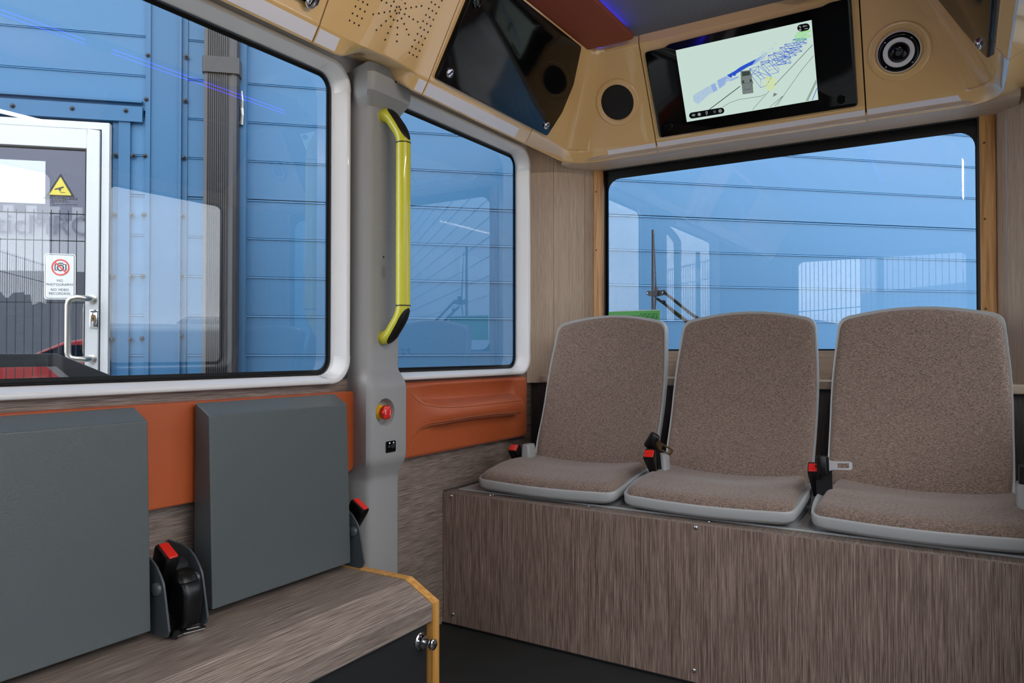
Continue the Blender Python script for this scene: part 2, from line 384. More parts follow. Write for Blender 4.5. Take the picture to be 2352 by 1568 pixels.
# ---- rear wall ----
wre = sroot('wall_rear', (XM, YR, 0))
wx0, wx1 = -1.197, .040              # black window band edges
wz0, wz1 = H + .004, H + .7125
MB().box(XL, XR, YR - .14, YR - .12, 0, .752).build('lower_panel', 'laminate_dark', wre)
MB().box(-1.238, .086, YR, YR + .03, .775, wz0).build('sill_board', 'light_oak_h', wre, bevel=.002)
MB().box(-1.30, .14, YR - .155, YR + .03, wz1, wz1 + .02).build('soffit_board', 'light_oak_h', wre)
MB().box(XL, XR, YR - .02, YR + .03, wz1 + .02, CEIL).build('upper_panel', 'tan_dark', wre)
for k in (0, 1):                      # folded oak corner boards, left then right
    mx = (lambda x: x) if k == 0 else (lambda x: 2 * XM + .018 - x)
    pl = [(-1.4285, 2.4205), (-1.352, 2.497), (-1.263, 2.587), (-1.238, 2.625), (-1.238, 2.68), (-1.45, 2.68)]
    f = [Vector((mx(a), b, .752 if b < 3 else 0)) for a, b in pl]
    for n_, (i, j) in enumerate(((0, 1), (1, 2), (2, 3))):
        a, b = f[i], f[j]; t = (b - a).normalized() * .0008
        MB().add([a + t, b - t, b - t + Vector((0, .02, 0)), a + t + Vector((0, .02, 0))] + [q + Vector((0, 0, 1.0)) for q in (a + t, b - t, b - t + Vector((0, .02, 0)), a + t + Vector((0, .02, 0)))],
                 [(0, 1, 2, 3), (4, 7, 6, 5), (0, 4, 5, 1), (1, 5, 6, 2), (2, 6, 7, 3), (3, 7, 4, 0)]).build('corner_board', 'light_oak_v', wre)
for i, (a, b) in enumerate(((-1.240, -1.197), (.044, .086))):
    tr = sroot('trim_%d' % (i + 1), ((a + b) / 2, YR, .775))
    MB().box(a, b, YR - .004, YR + .035, .775, wz1 + .004).build('pine_board', 'pine', tr, bevel=.004)
    for z in (1.00, 1.27, 1.50): MB().lathe(((a + b) / 2 - .008, YR - .0035, z), (0, -1, 0), [(.0035, 0), (.0035, .0008), (.002, .0012)], 10).build('screw_head', 'tan_dark', tr)

window_3 = sroot('window_3', ((wx0 + wx1) / 2, YR + .02, wz0))
yg = YR + .022
def rr3(x0, x1, z0, z1, r, y): return [(p[0], y, p[1]) for p in rrect(x1 - x0, z1 - z0, r, 6, (x0 + x1) / 2, (z0 + z1) / 2)]
MB().loft([rr3(wx0 - .01, wx1 + .01, wz0 - .01, wz1 + .01, .004, yg), rr3(wx0 + .012, wx1 - .006, wz0 + .006, wz1 - .036, .048, yg)], cap=False).build('black_border', 'black_frit', window_3)
MB().loft([rr3(wx0 - .006, wx1 + .006, wz0 - .004, wz1 + .002, .004, YR - .0), rr3(wx0, wx1, wz0 + .001, wz1 - .004, .006, YR + .001), rr3(wx0 + .001, wx1 - .001, wz0 + .002, wz1 - .005, .006, yg)], cap=False).build('gasket', 'black_rubber', window_3)
pts = rr3(wx0, wx1, wz0, wz1, .01, yg + .002)
MB().add(pts, [list(range(len(pts)))]).build('pane', 'glass_rear', window_3)

# ---- ledge behind the seats ----
sh = tag(MB().box(XL + .002, XR - .002, 2.458, YR + .002, .752, .779).build('rear_ledge', 'light_oak_h', bevel=.004, org=(XM, 2.54, .752)),
         'pale oak ledge running along the rear wall under the back window', 'shelf')

# =====================================================================================
# OVERHEAD CONSOLES
# =====================================================================================
# profile (distance in from the wall, height above camera level, corner fillet radius)
PROF = [(.012, .80, .02), (.154, .7125, .09), (.160, .7088, .10), (.165, .7105, .10), (.1845, .7400, .10), (.1885, .744, .09), (.190, .750, .08), (.338, 1.024, .055), (.344, 1.032, .05), (.344, 1.065, .05), (.0, 1.065, .02)]
PMOD = [(.012, .80, .02), (.090, .772, .09), (.105, .768, .10), (.120, .7655, .10), (.176, .7505, .10), (.186, .7495, .10), (.190, .752, .10)] + PROF[7:]
YW = 2.64
def mixp(k):
    k = k * k * (3 - 2 * k); return [tuple(p * (1 - k) + q * k for p, q in zip(a_, b_)) for a_, b_ in zip(PROF, PMOD)]
def straight(name, ys, mirror=False):
    """console section along a side wall: ys = [(y, profile)]"""
    rings = [[((XL + d) if not mirror else (XR - d), y, H + z) for d, z, r in pr] for y, pr in ys]
    return MB().loft(rings)
def corner(mirror=False, y0=2.137, xe=-.921, K=12):
    rings = []
    for k in range(K + 3):
        ring = []
        for d, z, r in PROF:
            x, y = XL + d, YW - d
            if k == 0: p = (x, y0)
            elif k == K + 2: p = (xe, y)
            else:
                a = PI - (PI / 2) * (k - 1) / K; p = (x + r + r * math.cos(a), y - r + r * math.sin(a))
            ring.append((p[0] if not mirror else 2 * XM - p[0], p[1], H + z))
        rings.append(ring)
    return MB().loft(rings)
def face_left(y, t, off=0.0, mirror=False):
    """point on the slanted face of the side console: y along the bus, t metres up the slope, off proud of it"""
    L = math.hypot(.148, .274); ux, uz = .148 / L, .274 / L
    x = XL + .190 + ux * t + uz * off; z = H + .750 + uz * t - ux * off
    return Vector((x if not mirror else XL + XR - x, y, z))
def face_rear(x, t, off=0.0):
    L = math.hypot(.148, .274); ux, uz = .148 / L, .274 / L
    return Vector((x, YW - .190 - ux * t - uz * off, H + .750 + uz * t - ux * off))
L_ = math.hypot(.148, .274)
NL = Vector((.274 / L_, 0, -.148 / L_)); NR = Vector((0, -.274 / L_, -.148 / L_)); UL = Vector((.148 / L_, 0, .274 / L_)); UR = Vector((0, -.148 / L_, .274 / L_))
def pix_left(u, v):
    p = hit(u, v, face_left(0, 0), NL); return p.y, (p - face_left(p.y, 0)).dot(UL)
def pix_rear(u, v):
    p = hit(u, v, face_rear(0, 0), NR); return p.x, (p - face_rear(p.x, 0)).dot(UR)

def lip_strip(root, a, b, kind):
    """pale satin insert along the console's lower lip"""
    m = MB(); (d0, z0), (d1, z1) = (.1658, .7118), (.1838, .7390); n0, n1 = .0008, -.0006
    if kind == 'rear':
        q = lambda x, d, z: (x, YW - d, H + z)
    elif kind == 'left': q = lambda y, d, z: (XL + d, y, H + z)
    else: q = lambda y, d, z: (XR - d, y, H + z)
    r = .003
    m.loft([[q(a, d0, z0), q(a, d1, z1), q(a, d1 + n0, z1 + n1), q(a, d0 + n0, z0 + n1)], [q(b, d0, z0), q(b, d1, z1), q(b, d1 + n0, z1 + n1), q(b, d0 + n0, z0 + n1)]])
    return m.build('lip_insert', 'lip_satin', root)
emit('screen_haze', (178, 202, 220), 0.95)
emit('fill_strip_light', (255, 244, 228), 170.0)
pbr('lip_satin', (222, 220, 226), 0.3)

def hatch(root, pts2, fn, name='hatch', off=.012, mat='gloss_black'):
    """glossy panel proud of a slanted face; pts2 = outline in face coordinates"""
    a = [fn(p[0], p[1], -.004) for p in pts2]; c = [sum(p[0] for p in pts2) / len(pts2), sum(p[1] for p in pts2) / len(pts2)]
    def sc(k, o):
        out = []
        for p in pts2:
            dx, dy = p[0] - c[0], p[1] - c[1]; l = math.hypot(dx, dy); q = (l - k) / l; out.append(fn(c[0] + dx * q, c[1] + dy * q, o))
        return out
    return MB().loft([a, sc(0, off * .6), sc(.002, off * .92), sc(.005, off)]).build(name, mat, root, smooth=40)
def lock(root, y, t, fn, n, r=.0135, name='lock_cylinder'):
    c = fn(y, t, .011); o = MB().lathe(c, n, [(r * 1.05, 0), (r * 1.05, .003), (r * .9, .006), (r * .78, .0065), (r * .72, .004), (r * .3, .0045)], 24).build(name, 'chrome', root, smooth=50)
    ax = fn(y + .001, t, 0) - fn(y, t, 0); ax.normalize(); up = Vector(n).cross(ax); d = (ax * .5 + up * .87)
    MB().obox(c + Vector(n) * .005, d * r * .55, d.cross(Vector(n)) * r * .12, Vector(n) * .0012).build('key_slot', 'gloss_black', root)
    return o
def rounded(pts, r=.012, n=4):
    out = []; N = len(pts)
    for i in range(N):
        p, a, b = Vector(pts[i]), Vector(pts[i - 1]), Vector(pts[(i + 1) % N]); da = (a - p).normalized(); db = (b - p).normalized()
        s, e = p + da * r, p + db * r
        for k in range(n + 1):
            t = k / n; out.append(tuple((s * (1 - t) ** 2 + p * 2 * t * (1 - t) + e * t ** 2)))
    return out

# left side: three units
c1 = thing('overhead_console', (XL + .2, .6, H + .75), 'cream overhead unit with glossy black hatch at the top left, before the dotted unit', 'overhead console')
straight('', [(-.6, PROF), (1.176, PROF)]).build('housing', 'tan_gloss', c1, smooth=28)
hatch(c1, rounded([(.55, .022), (1.150, .022), (1.150, .30), (.55, .30)]), face_left)
lock(c1, pix_left(706, 2)[0], pix_left(706, 2)[1], face_left, NL); lip_strip(c1, -.55, 1.174, 'left')
c2 = thing('overhead_console', (XL + .2, 1.38, H + .75), 'cream overhead unit punched with a sun-and-rays pattern of small round holes', 'overhead console')
straight('', [(1.180, PROF), (1.25, PROF)] + [(1.25 + .15 * k / 8, mixp(k / 8)) for k in range(1, 9)] + [(1.500, PMOD)] + [(1.50 + .04 * k / 5, mixp(1 - k / 5)) for k in range(1, 6)] + [(1.575, PROF)]).build('housing', 'tan_gloss', c2, smooth=28)
lip_strip(c2, 1.182, 1.245, 'left'); lip_strip(c2, 1.540, 1.573, 'left')
DOTS = '708,30 678,13 647,-2 690,77 659,60 628,42 671,123 640,106 609,89 651,169 620,153 589,136 903,47 921,45 929,63 921,86 903,88 894,70 866,39 835,18 803,2 885,10 937,-4 959,22 965,57 1000,50 1034,45 1069,39 957,94 986,111 1014,129 1044,146 936,123 953,159 969,196 984,231 909,138 909,184 907,230 905,275 883,132 864,177 845,220 827,264 864,110 832,140 800,170 768,200 858,76 821,82 784,89 747,95 1135,14 1160,30 1185,47 1204,5 1178,-12 1153,-28 1117,57 1142,72 1167,89 1098,99 1123,115 1148,131 1080,141 1105,158 1130,173 1062,184 1087,199 1112,214 1043,226 1068,241 1093,256 1025,268 1050,283 1075,298 1006,310 1031,325 1057,339 988,352 1013,366 1038,379'
m = MB()
for d in DOTS.split():
    a, b = map(float, d.split(',')); y, t = pix_left(600 + a / 2.904, b / 2.904)
    m.add([face_left(y + .0024 * math.cos(k * PI / 6), t + .0024 * math.sin(k * PI / 6), .0006) for k in range(12)], [list(range(12))])
o = m.build('punched_holes', 'hole_black', c2); o['kind'] = 'stuff'
c3 = thing('overhead_console', (XL + .2, 1.9, H + .75), 'cream overhead unit with large glossy black hatch and two chrome locks, right of dotted unit', 'overhead console')
straight('', [(1.579, PROF), (2.133, PROF)]).build('housing', 'tan_gloss', c3, smooth=28)
hatch(c3, rounded([(1.592, .006), (2.222, .006), (2.250, .10), (2.245, .20), (2.196, .315), (1.60, .315)], .010), face_left)
for u, v in ((1026, 164), (1249, 285)):
    y, t = pix_left(u, v); lock(c3, y, t, face_left, NL)
y, t = pix_left(1087, 5); MB().lathe(face_left(y, t, .012), NL, [(.016, 0), (.016, .002), (.0135, .004), (.0125, .0035), (.011, .001), (.003, .0005)], 24).build('recessed_ring', 'gloss_black', c3, smooth=50)
lip_strip(c3, 1.582, 2.062, 'left')
# corner units and the rear centre unit
c4 = thing('corner_console', (-1.1, 2.35, H + .75), 'curved cream corner unit with round black speaker hole, left of the lit screen', 'overhead console')
corner().build('housing', 'tan_gloss', c4, smooth=40); lip_strip(c4, -1.106, -.923, 'rear')
c5 = thing('overhead_console', (-.583, 2.4, H + .75), 'cream rear centre unit framing the lit screen', 'overhead console')
MB().loft([[(x, YW - d, H + z) for d, z, r in PROF] for x in (-.917, -.2505)]).build('housing', 'tan_gloss', c5, smooth=28); lip_strip(c5, -.9155, -.252, 'rear')
c6 = thing('corner_console', (-.1, 2.35, H + .75), 'curved cream corner unit holding a round black and white speaker, right of the screen', 'overhead console')
corner(True, xe=-.9235).build('housing', 'tan_gloss', c6, smooth=40); lip_strip(c6, -.245, .027, 'rear')
c7 = thing('overhead_console', (XR - .2, 1.8, H + .75), 'cream overhead unit with black hatch at the top right edge of the cabin', 'overhead console')
straight('', [(-.6, PROF), (2.133, PROF)], True).build('housing', 'tan_gloss', c7, smooth=28)
fr = lambda y, t, off=0.0: face_left(y, t, off, True)
NRm = Vector((-NL.x, 0, NL.z))
hatch(c7, rounded([(1.592, .008), (2.226, .006), (2.262, .12), (2.280, .24), (2.250, .315), (1.60, .315)], .010), fr, mat='hatch_dark')
p = hit(2267, 105, fr(0, 0), NRm); lock(c7, p.y, .045, fr, NRm)

# round fittings
def dish(root, x, t, R=.072):
    c = face_rear(x, t, -.002)
    MB().lathe(c, NR, [(R, .0), (R * .985, .0045), (R * .94, .0062), (R * .86, .0068), (R * .80, .0065), (R * .75, .006), (R * .735, .0035), (R * .73, .001)], 48).build('raised_ring', 'tan_gloss', root, smooth=60)
    return c
x, t = pix_rear(1418, 235); c = dish(c4, x, t, .082)
MB().lathe(c + NR * .0006, NR, [(.0595, 0), (.0595, .004), (.056, .0048), (.015, .0066), (.0, .0068)], 40).build('speaker_mesh', 'mesh_black', c4, smooth=50)
x, t = pix_rear(2065, 118); c = dish(c6, x, t, .084)
sp = thing('round_speaker', tuple(c), 'round overhead speaker with black outer ring, white ring and dark dome', 'speaker')
MB().lathe(c, NR, [(0.0575, 0), (0.0575, .012), (0.0551, .0145), (0.0520, .0148)], 48).build('white_rim', 'white_plastic', sp, smooth=50)
MB().lathe(c, NR, [(0.0551, .006), (0.0547, .0152), (0.0532, .018), (0.0460, .020), (0.0411, .019)], 48).build('black_ring', 'gloss_black', sp, smooth=50)
MB().lathe(c, NR, [(0.0417, .010), (0.0411, .020), (0.0393, .0215), (0.0290, .0205), (0.0272, .018), (0.0266, .012)], 48).build('white_ring', 'white_plastic', sp, smooth=50)
MB().lathe(c, NR, [(0.0269, .010), (0.0266, .0205), (0.0236, .025), (0.0169, .029), (0.0085, .031), (0.0000, .0315)], 40).build('dome', 'gloss_black', sp, smooth=60)
MB().lathe(c + NR * .028, NR, [(0.0073, 0), (0.0073, .0045), (0.0036, .0052)], 20).build('lens', 'grey_void', sp, smooth=50)
for k in range(4):
    a = PI / 4 + k * PI / 2; q = c + Vector((1, 0, 0)) * .048 * math.cos(a) + UR * .048 * math.sin(a)
    MB().lathe(q + NR * .0185, NR, [(0.0022, 0), (0.0022, .0015), (0.0012, .002)], 10).build('screw', 'screw_steel', sp)

# ---- information display ----
dp = thing('information_display', tuple(face_rear(-.588, 0)), 'black framed flat screen showing a pale map with blue wireframe boxes', 'screen')
def R2(u, v): return pix_rear(u, v)
bz = [R2(1517, 318), R2(1972, 250), R2(1957, 2), R2(1905, 3), R2(1880, 17), R2(1522, 84), R2(1479, 97)]
xa, xb = bz[0][0], bz[1][0]
out = rounded([(xa, .004), (xb, .004), (xb, .312), (xb - .06, .312), (xb - .075, .306), (xa + .085, .300), (xa + .07, .292), (xa, .292)], .010, 3)
hatch(dp, out, face_rear, 'bezel', .016, 'gloss_black')
SO = .0168
def scr(zx, zy, k=6.2722, ox=1540, oy=40, off=0.0):
    """point of the screen zoom -> point on the screen plane"""
    return hit(ox + zx / k, oy + zy / k, face_rear(0, 0, SO + off), NR)
q = [hit(u, v, face_rear(0, 0, SO), NR) for u, v in ((1551, 114), (1578, 278), (1881, 231), (1863, 48))]
xl = (q[0].x + q[1].x) / 2; xr = (q[2].x + q[3].x) / 2
tb = ((q[1] - face_rear(0, 0, SO)).dot(UR) + (q[2] - face_rear(0, 0, SO)).dot(UR)) / 2; tt = ((q[0] - face_rear(0, 0, SO)).dot(UR) + (q[3] - face_rear(0, 0, SO)).dot(UR)) / 2
MB().quad(*[face_rear(a, b, SO) for a, b in ((xl, tb), (xr, tb), (xr, tt), (xl, tt))]).build('lit_screen', 'screen_light', dp)
def clampP(p):
    t = (p - face_rear(0, 0, SO)).dot(UR); off = (p - face_rear(0, 0, 0)).dot(NR)
    return face_rear(min(max(p.x, xl + .0005), xr - .0005), min(max(t, tb + .0005), tt - .0005), off)
def draw(name, mat, lines, w=.0013, off=.0003):
    m = MB()
    for ln in lines:
        P_ = [clampP(scr(ln[i], ln[i + 1], off=off)) for i in range(0, len(ln), 2)]
        m.ribbon(P_, w, NR)
    o = m.build(name, mat, dp); o['kind'] = 'stuff'; return o
def fill(name, mat, polys, off=.0003):
    m = MB()
    for ln in polys:
        m.add([clampP(scr(ln[i], ln[i + 1], off=off)) for i in range(0, len(ln), 2)], [list(range(len(ln) // 2))])
    o = m.build(name, mat, dp)
    if len(polys) > 1: o['kind'] = 'stuff'
    return o
fill('scan_pale', 'screen_haze', [(370, 1090, 500, 1015, 640, 945, 680, 1045, 560, 1110, 480, 1180, 400, 1250, 340, 1220, 320, 1130), (700, 930, 790, 880, 900, 870, 980, 850, 850, 920, 800, 935, 800, 970, 705, 1030, 668, 915), (1180, 680, 1250, 590, 1380, 500, 1400, 520, 1340, 600, 1270, 640)], .0002)
fill('scan_mid', 'screen_blue_pale', [(580, 975, 640, 945, 680, 1045, 620, 1078), (675, 905, 800, 845, 870, 880, 800, 880, 780, 960, 705, 1025), (1150, 700, 1180, 630, 1320, 550, 1290, 600, 1220, 670), (860, 900, 960, 850, 1000, 860, 860, 920)], .0003)
fill('scan_blue', 'screen_blue', [(810, 835, 935, 765, 1005, 715, 1060, 685, 1180, 625, 1240, 600, 1180, 680, 1110, 715, 1010, 775, 950, 810, 930, 845, 890, 835, 880, 870, 850, 860)], .0004)
r_ = random.Random(5)
m = MB()
for k in range(150):            # loose returns of the scan along its edges
    f = r_.random(); zx = 330 + 1200 * f; zy = 1190 - 780 * f + r_.gauss(0, 34); w_ = r_.uniform(4, 16); h_ = r_.uniform(2, 9)
    m.add([clampP(scr(x, y, off=.00035)) for x, y in ((zx, zy), (zx + w_, zy - w_ * .4), (zx + w_, zy - w_ * .4 + h_), (zx, zy + h_))], [(0, 1, 2, 3)])
o = m.build('scan_specks', 'screen_blue_pale', dp); o['kind'] = 'stuff'
def wbox(x0, y0, w, h, dx, dy):
    """projected wireframe box: front corner, size, depth shift"""
    a, b, c, d = (x0, y0), (x0 + w, y0 - w * .17), (x0 + w, y0 - w * .17 + h), (x0, y0 + h)
    e = [(p[0] + dx, p[1] + dy) for p in (a, b, c, d)]
    L = [(*a, *b, *c, *d, *a), (*e[0], *e[1], *e[2], *e[3], *e[0])] + [(*p, *q_) for p, q_ in zip((a, b, c, d), e)] + [(*e[0], *e[2]), (*e[1], *e[3]), (*a, *e[1])]
    return L
bl = [(1140, 740, 1270, 700, 1455, 850, 1300, 890, 1140, 740), (1140, 740, 1160, 830, 1298, 1008, 1300, 890), (1298, 1008, 1380, 985, 1455, 860), (1270, 700, 1275, 790, 1360, 880), (1160, 830, 1275, 790), (1140, 740, 1275, 790), (1270, 700, 1160, 830), (1275, 790, 1455, 850),
      (1302, 640, 1420, 612, 1560, 735, 1418, 762, 1302, 640), (1302, 640, 1305, 690, 1422, 822, 1418, 762), (1422, 822, 1556, 790, 1560, 735), (1420, 612, 1425, 650, 1556, 790), (1305, 690, 1425, 650), (1302, 640, 1425, 650), (1420, 612, 1305, 690)]
for a in ((1408, 545, 200, 90, 60, 60), (1485, 510, 190, 80, 60, 100), (1575, 435, 170, 80, 70, 60), (1645, 388, 170, 70, 80, 60), (1765, 318, 150, 60, 50, 20)): bl += wbox(*a)
draw('vehicle_boxes', 'screen_blue', bl, .0012)
draw('green_boxes', 'screen_green', wbox(1810, 235, 180, 80, 40, -20) + wbox(1800, 260, 160, 70, -5, 20), .0011)
draw('person_box', 'screen_yellow', [(1375, 880, 1430, 862, 1500, 885, 1495, 1010, 1440, 1048, 1372, 1020, 1375, 880), (1375, 880, 1440, 905, 1500, 885), (1440, 905, 1440, 1048), (1430, 862, 1425, 990, 1372, 1020), (1425, 990, 1495, 1010)], .0016, .0005)
draw('kerb_line', 'screen_black', [(1005, 990, 560, 1325)], .0022, .0004)
draw('lane_lines', 'screen_dark', [(2048, 395, 1495, 980), (1420, 1060, 1180, 1330), (2062, 550, 1880, 770, 1640, 1110, 1535, 1272), (1620, 1130, 1500, 1280), (1620, 1130, 1430, 1290), (1365, 1105, 1300, 1135, 1140, 1160, 980, 1185, 860, 1225, 750, 1292)], .0011, .0004)
draw('lane_lines', 'screen_black', [(2048, 395, 1495, 980), (2100, 900, 1955, 1205), (2104, 930, 1975, 1200)], .0014, .0005)
draw('lane_line_blue', 'screen_blue', [(2112, 1020, 2042, 1192)], .0018, .0005)
fill('ego_vehicle', 'screen_grey', [(1012, 775, 1150, 760, 1172, 880, 1190, 945, 1182, 955, 1192, 1085, 1042, 1106, 1028, 970, 1020, 955)], .0006)
fill('ego_vehicle_panels', 'screen_dark', [(1030, 785, 1140, 772, 1150, 830, 1030, 850), (1030, 910, 1060, 905, 1064, 945, 1034, 950), (1140, 893, 1166, 890, 1172, 928, 1146, 932)], .0008)
draw('ego_vehicle_lines', 'screen_dark', [(1012, 775, 1150, 760, 1172, 880, 1190, 945, 1182, 955, 1192, 1085, 1042, 1106, 1028, 970, 1020, 955, 1012, 775), (1022, 955, 1186, 940), (1045, 1050, 1186, 1030), (1060, 970, 1064, 1020, 1110, 1040, 1160, 1010, 1165, 960)], .0008, .0009)
fill('heading_marker', 'screen_grey', [(1490, 1085, 1542, 1105, 1475, 1147)], .0004)
def capsule(x0, y0, x1, y1, r, n=8):
    a = math.atan2(y1 - y0, x1 - x0); out = []
    for k in range(n + 1): t = a + PI / 2 + PI * k / n; out += [x0 + r * math.cos(t), y0 + r * math.sin(t)]
    for k in range(n + 1): t = a - PI / 2 + PI * k / n; out += [x1 + r * math.cos(t), y1 + r * math.sin(t)]
    return tuple(out)
fill('status_bar', 'screen_black', [capsule(312, 1413, 732, 1343, 44)], .0010)
fill('status_bar', 'screen_black', [capsule(1878, 152, 1955, 137, 52)], .0010)
def circ(x, y, r, n=14): return tuple(v for k in range(n) for v in (x + r * math.cos(2 * PI * k / n), y + r * math.sin(2 * PI * k / n)))
fill('status_icons', 'screen_grey', [capsule(322, 1409, 342, 1406, 17, 3), circ(414, 1396, 25)], .0013)
fill('status_icons', 'screen_dark', [circ(636, 1358, 23)], .0013)
draw('status_icons', 'screen_white', [circ(716, 1346, 22) + (738, 1346), circ(716, 1346, 9) + (725, 1346), circ(520, 1371, 3)[:0] + (508, 1371, 512, 1356, 522, 1352, 531, 1360, 532, 1376, 526, 1390, 516, 1390, 508, 1371), (414, 1410, 404, 1396, 414, 1384, 424, 1396, 414, 1410),
                                     (1850, 125, 1872, 148), (1862, 125, 1880, 146), circ(1868, 179, 13) + (1881, 179)], .0008, .0015)
exs = scr(1500, 860) - scr(1300, 897); eys = UR
text('CAR', .0075, 'screen_blue', dp, scr(1275, 832, off=.0006), exs, eys, 'screen_label')
text('CAR', .0065, 'screen_blue', dp, scr(1418, 705, off=.0006), exs, eys, 'screen_label')
text('CAR', .005, 'screen_blue', dp, scr(1650, 540, off=.0006), exs, eys, 'screen_label')
text('PEDESTRIAN', .0075, 'screen_yellow', dp, scr(1435, 950, off=.0007), exs, eys, 'screen_label')
text('0.0 m', .0052, 'screen_white', dp, scr(1938, 124, off=.0015), exs, eys, 'screen_label')
text('0 sec', .0045, 'screen_white', dp, scr(1957, 160, off=.0015), exs, eys, 'screen_label')
text('km/h', .0022, 'screen_white', dp, scr(522, 1403, off=.0015), exs, eys, 'screen_label')
for u, v in ((1537, 291), (1932, 228)):
    p = hit(u, v, face_rear(0, 0, .016), NR)
    MB().lathe(p, NR, [(.0135, 0), (.0135, .0012), (.0118, .002), (.011, .0008), (.004, .0004)], 28).build('bezel_lock', 'gloss_black', dp, smooth=50)

# ---- ceiling side panels and blue strips ----
cp = thing('ceiling_side_panel', (-1.0, .6, 1.9), 'rust coloured padded ceiling panel with rounded end beside the left overhead units', 'ceiling panel')
MB().prism([(p[0], p[1], H + 1.032) for p in rrect(.182, 2.85, [.02, .02, .022, .02], 5, -1.004, .83)], (0, 0, .013)).build('padded_board', 'orange_ceiling', cp, bevel=.003)
cp2 = thing('ceiling_side_panel', (-.2, .6, 1.9), 'rust coloured ceiling panel on the right side of the cabin', 'ceiling panel')
MB().prism([(p[0], p[1], H + 1.032) for p in rrect(.33, 2.85, .02, 5, -.25, .83)], (0, 0, .013)).build('padded_board', 'orange_ceiling', cp2, bevel=.003)
ls = tag(MB().box(-.948, -.940, -.5, 2.20, H + 1.049, H + 1.056).build('light_strip', 'led_glow', org=(-.944, .8, H + 1.049)), 'blue light strip glowing above the edge of the rust ceiling panel', 'light strip')
ls2 = thing('light_strip', (-.43, 1.6, H + 1.03), 'blue light strip, doubled to imitate its mirror image, along the edge of the right ceiling panel', 'light strip')
for a, b in ((.3, 1.33), (1.42, 2.18)):
    for zz in (1.036, 1.050): MB().box(-.4195, -.4165, a, b, H + zz, H + zz + .0025).build('diode_line', 'led_blue', ls2)  # paired lines stand in for the double reflection from double glazing

# strip lamp added to light the cabin, set where a white line is mirrored (only its reflection shows)
sl_ = thing('fill_strip_lamp', (.0, .5, H + .86), 'long thin white strip lamp added along the right-hand overhead unit to brighten the cabin', 'lamp')
MB().loft([[fr(y_, t_, o_) for t_, o_ in ((.122, .0), (.140, .0), (.140, .005), (.122, .005))] for y_ in (.45, 1.45)]).build('lamp_housing', 'white_plastic', sl_)
MB().quad(*[fr(y_, t_, .0053) for y_, t_ in ((.455, .1245), (1.445, .1245), (1.445, .1375), (.455, .1375))]).build('diffuser', 'fill_strip_light', sl_)
# =====================================================================================
# PILLAR COVER between the side windows
# =====================================================================================
pc = thing('pillar_cover', (-1.40, 1.53, 0), 'tall moulded light grey pillar cover between the two side windows', 'pillar')
LV = [(0, -1.362), (.50, -1.362), (H - .350, -1.362), (H - .338, -1.359), (H - .310, -1.342), (H - .294, -1.334), (H - .280, -1.332), (H - .10, -1.332), (H - .086, -1.334), (H - .068, -1.346), (H - .052, -1.359), (H - .04, -1.362),
      (H + .655, -1.362), (H + .667, -1.359), (H + .682, -1.340), (H + .695, -1.323), (H + .708, -1.319), (H + .766, -1.318)]
rings = []
for z, xf in LV:
    pr = (-1.362 - xf)            # negative when proud
    k = -pr / .035
    yl = 1.480 - .032 * k; r = .010
    rings.append([Vector(p + (z,)) for p in [(-1.44, 1.462), (-1.415, 1.461), (-1.402, 1.461 - .008 * k), (xf - .014, yl - .008), (xf - .006, yl - .003), (xf - .0015, yl + .005), (xf, yl + .014), (xf, 1.587), (xf - .002, 1.594), (xf - .007, 1.599), (xf - .014, 1.60), (-1.44, 1.60)]])
col = MB().loft(rings).build('moulded_shell', 'column_grey', pc)
# recess for the emergency button and holes for rail ends
cm = MB().lathe((-1.332, 1.505, H - .163), (1, 0, 0), [(.012, -.022), (.026, -.0215), (.031, -.018), (.0375, .0), (.041, .02)], 40)
cut(col, cm.build('cutter', 'black_rubber'))
p = on_x(909, 187, -1.3185); MB().lathe(p, (1, 0, 0), [(.004, -.003), (.004, .0005), (.0025, .0008)], 14).build('cap_screw', 'hole_black', pc)
p = on_x(881, 590, -1.362); MB().lathe(p, (1, 0, 0), [(.0028, -.003), (.0028, .0006), (.0016, .001)], 12).build('small_lens', 'gloss_black', pc)
m = MB(); c0 = on_x(881, 625, -1.362)
rows = [1, 2, 3, 4, 5, 4, 5, 4, 3, 2, 1]
for i, n_ in enumerate([1, 2, 3, 4, 3, 4, 3, 4, 3, 2, 1]):
    for j in range(n_):
        m.add([c0 + Vector((.0006, (j - (n_ - 1) / 2) * .0046 + .0011 * math.cos(k * PI / 4), (5 - i) * .0038 + .0011 * math.sin(k * PI / 4))) for k in range(8)], [list(range(8))])
o = m.build('speaker_holes', 'hole_black', pc); o['kind'] = 'stuff'
for z in (H + .49, H + .34): MB().box(-1.3625, -1.3612, 1.503, 1.585, z, z + .0012).build('moulding_line', 'seat_shell', pc)

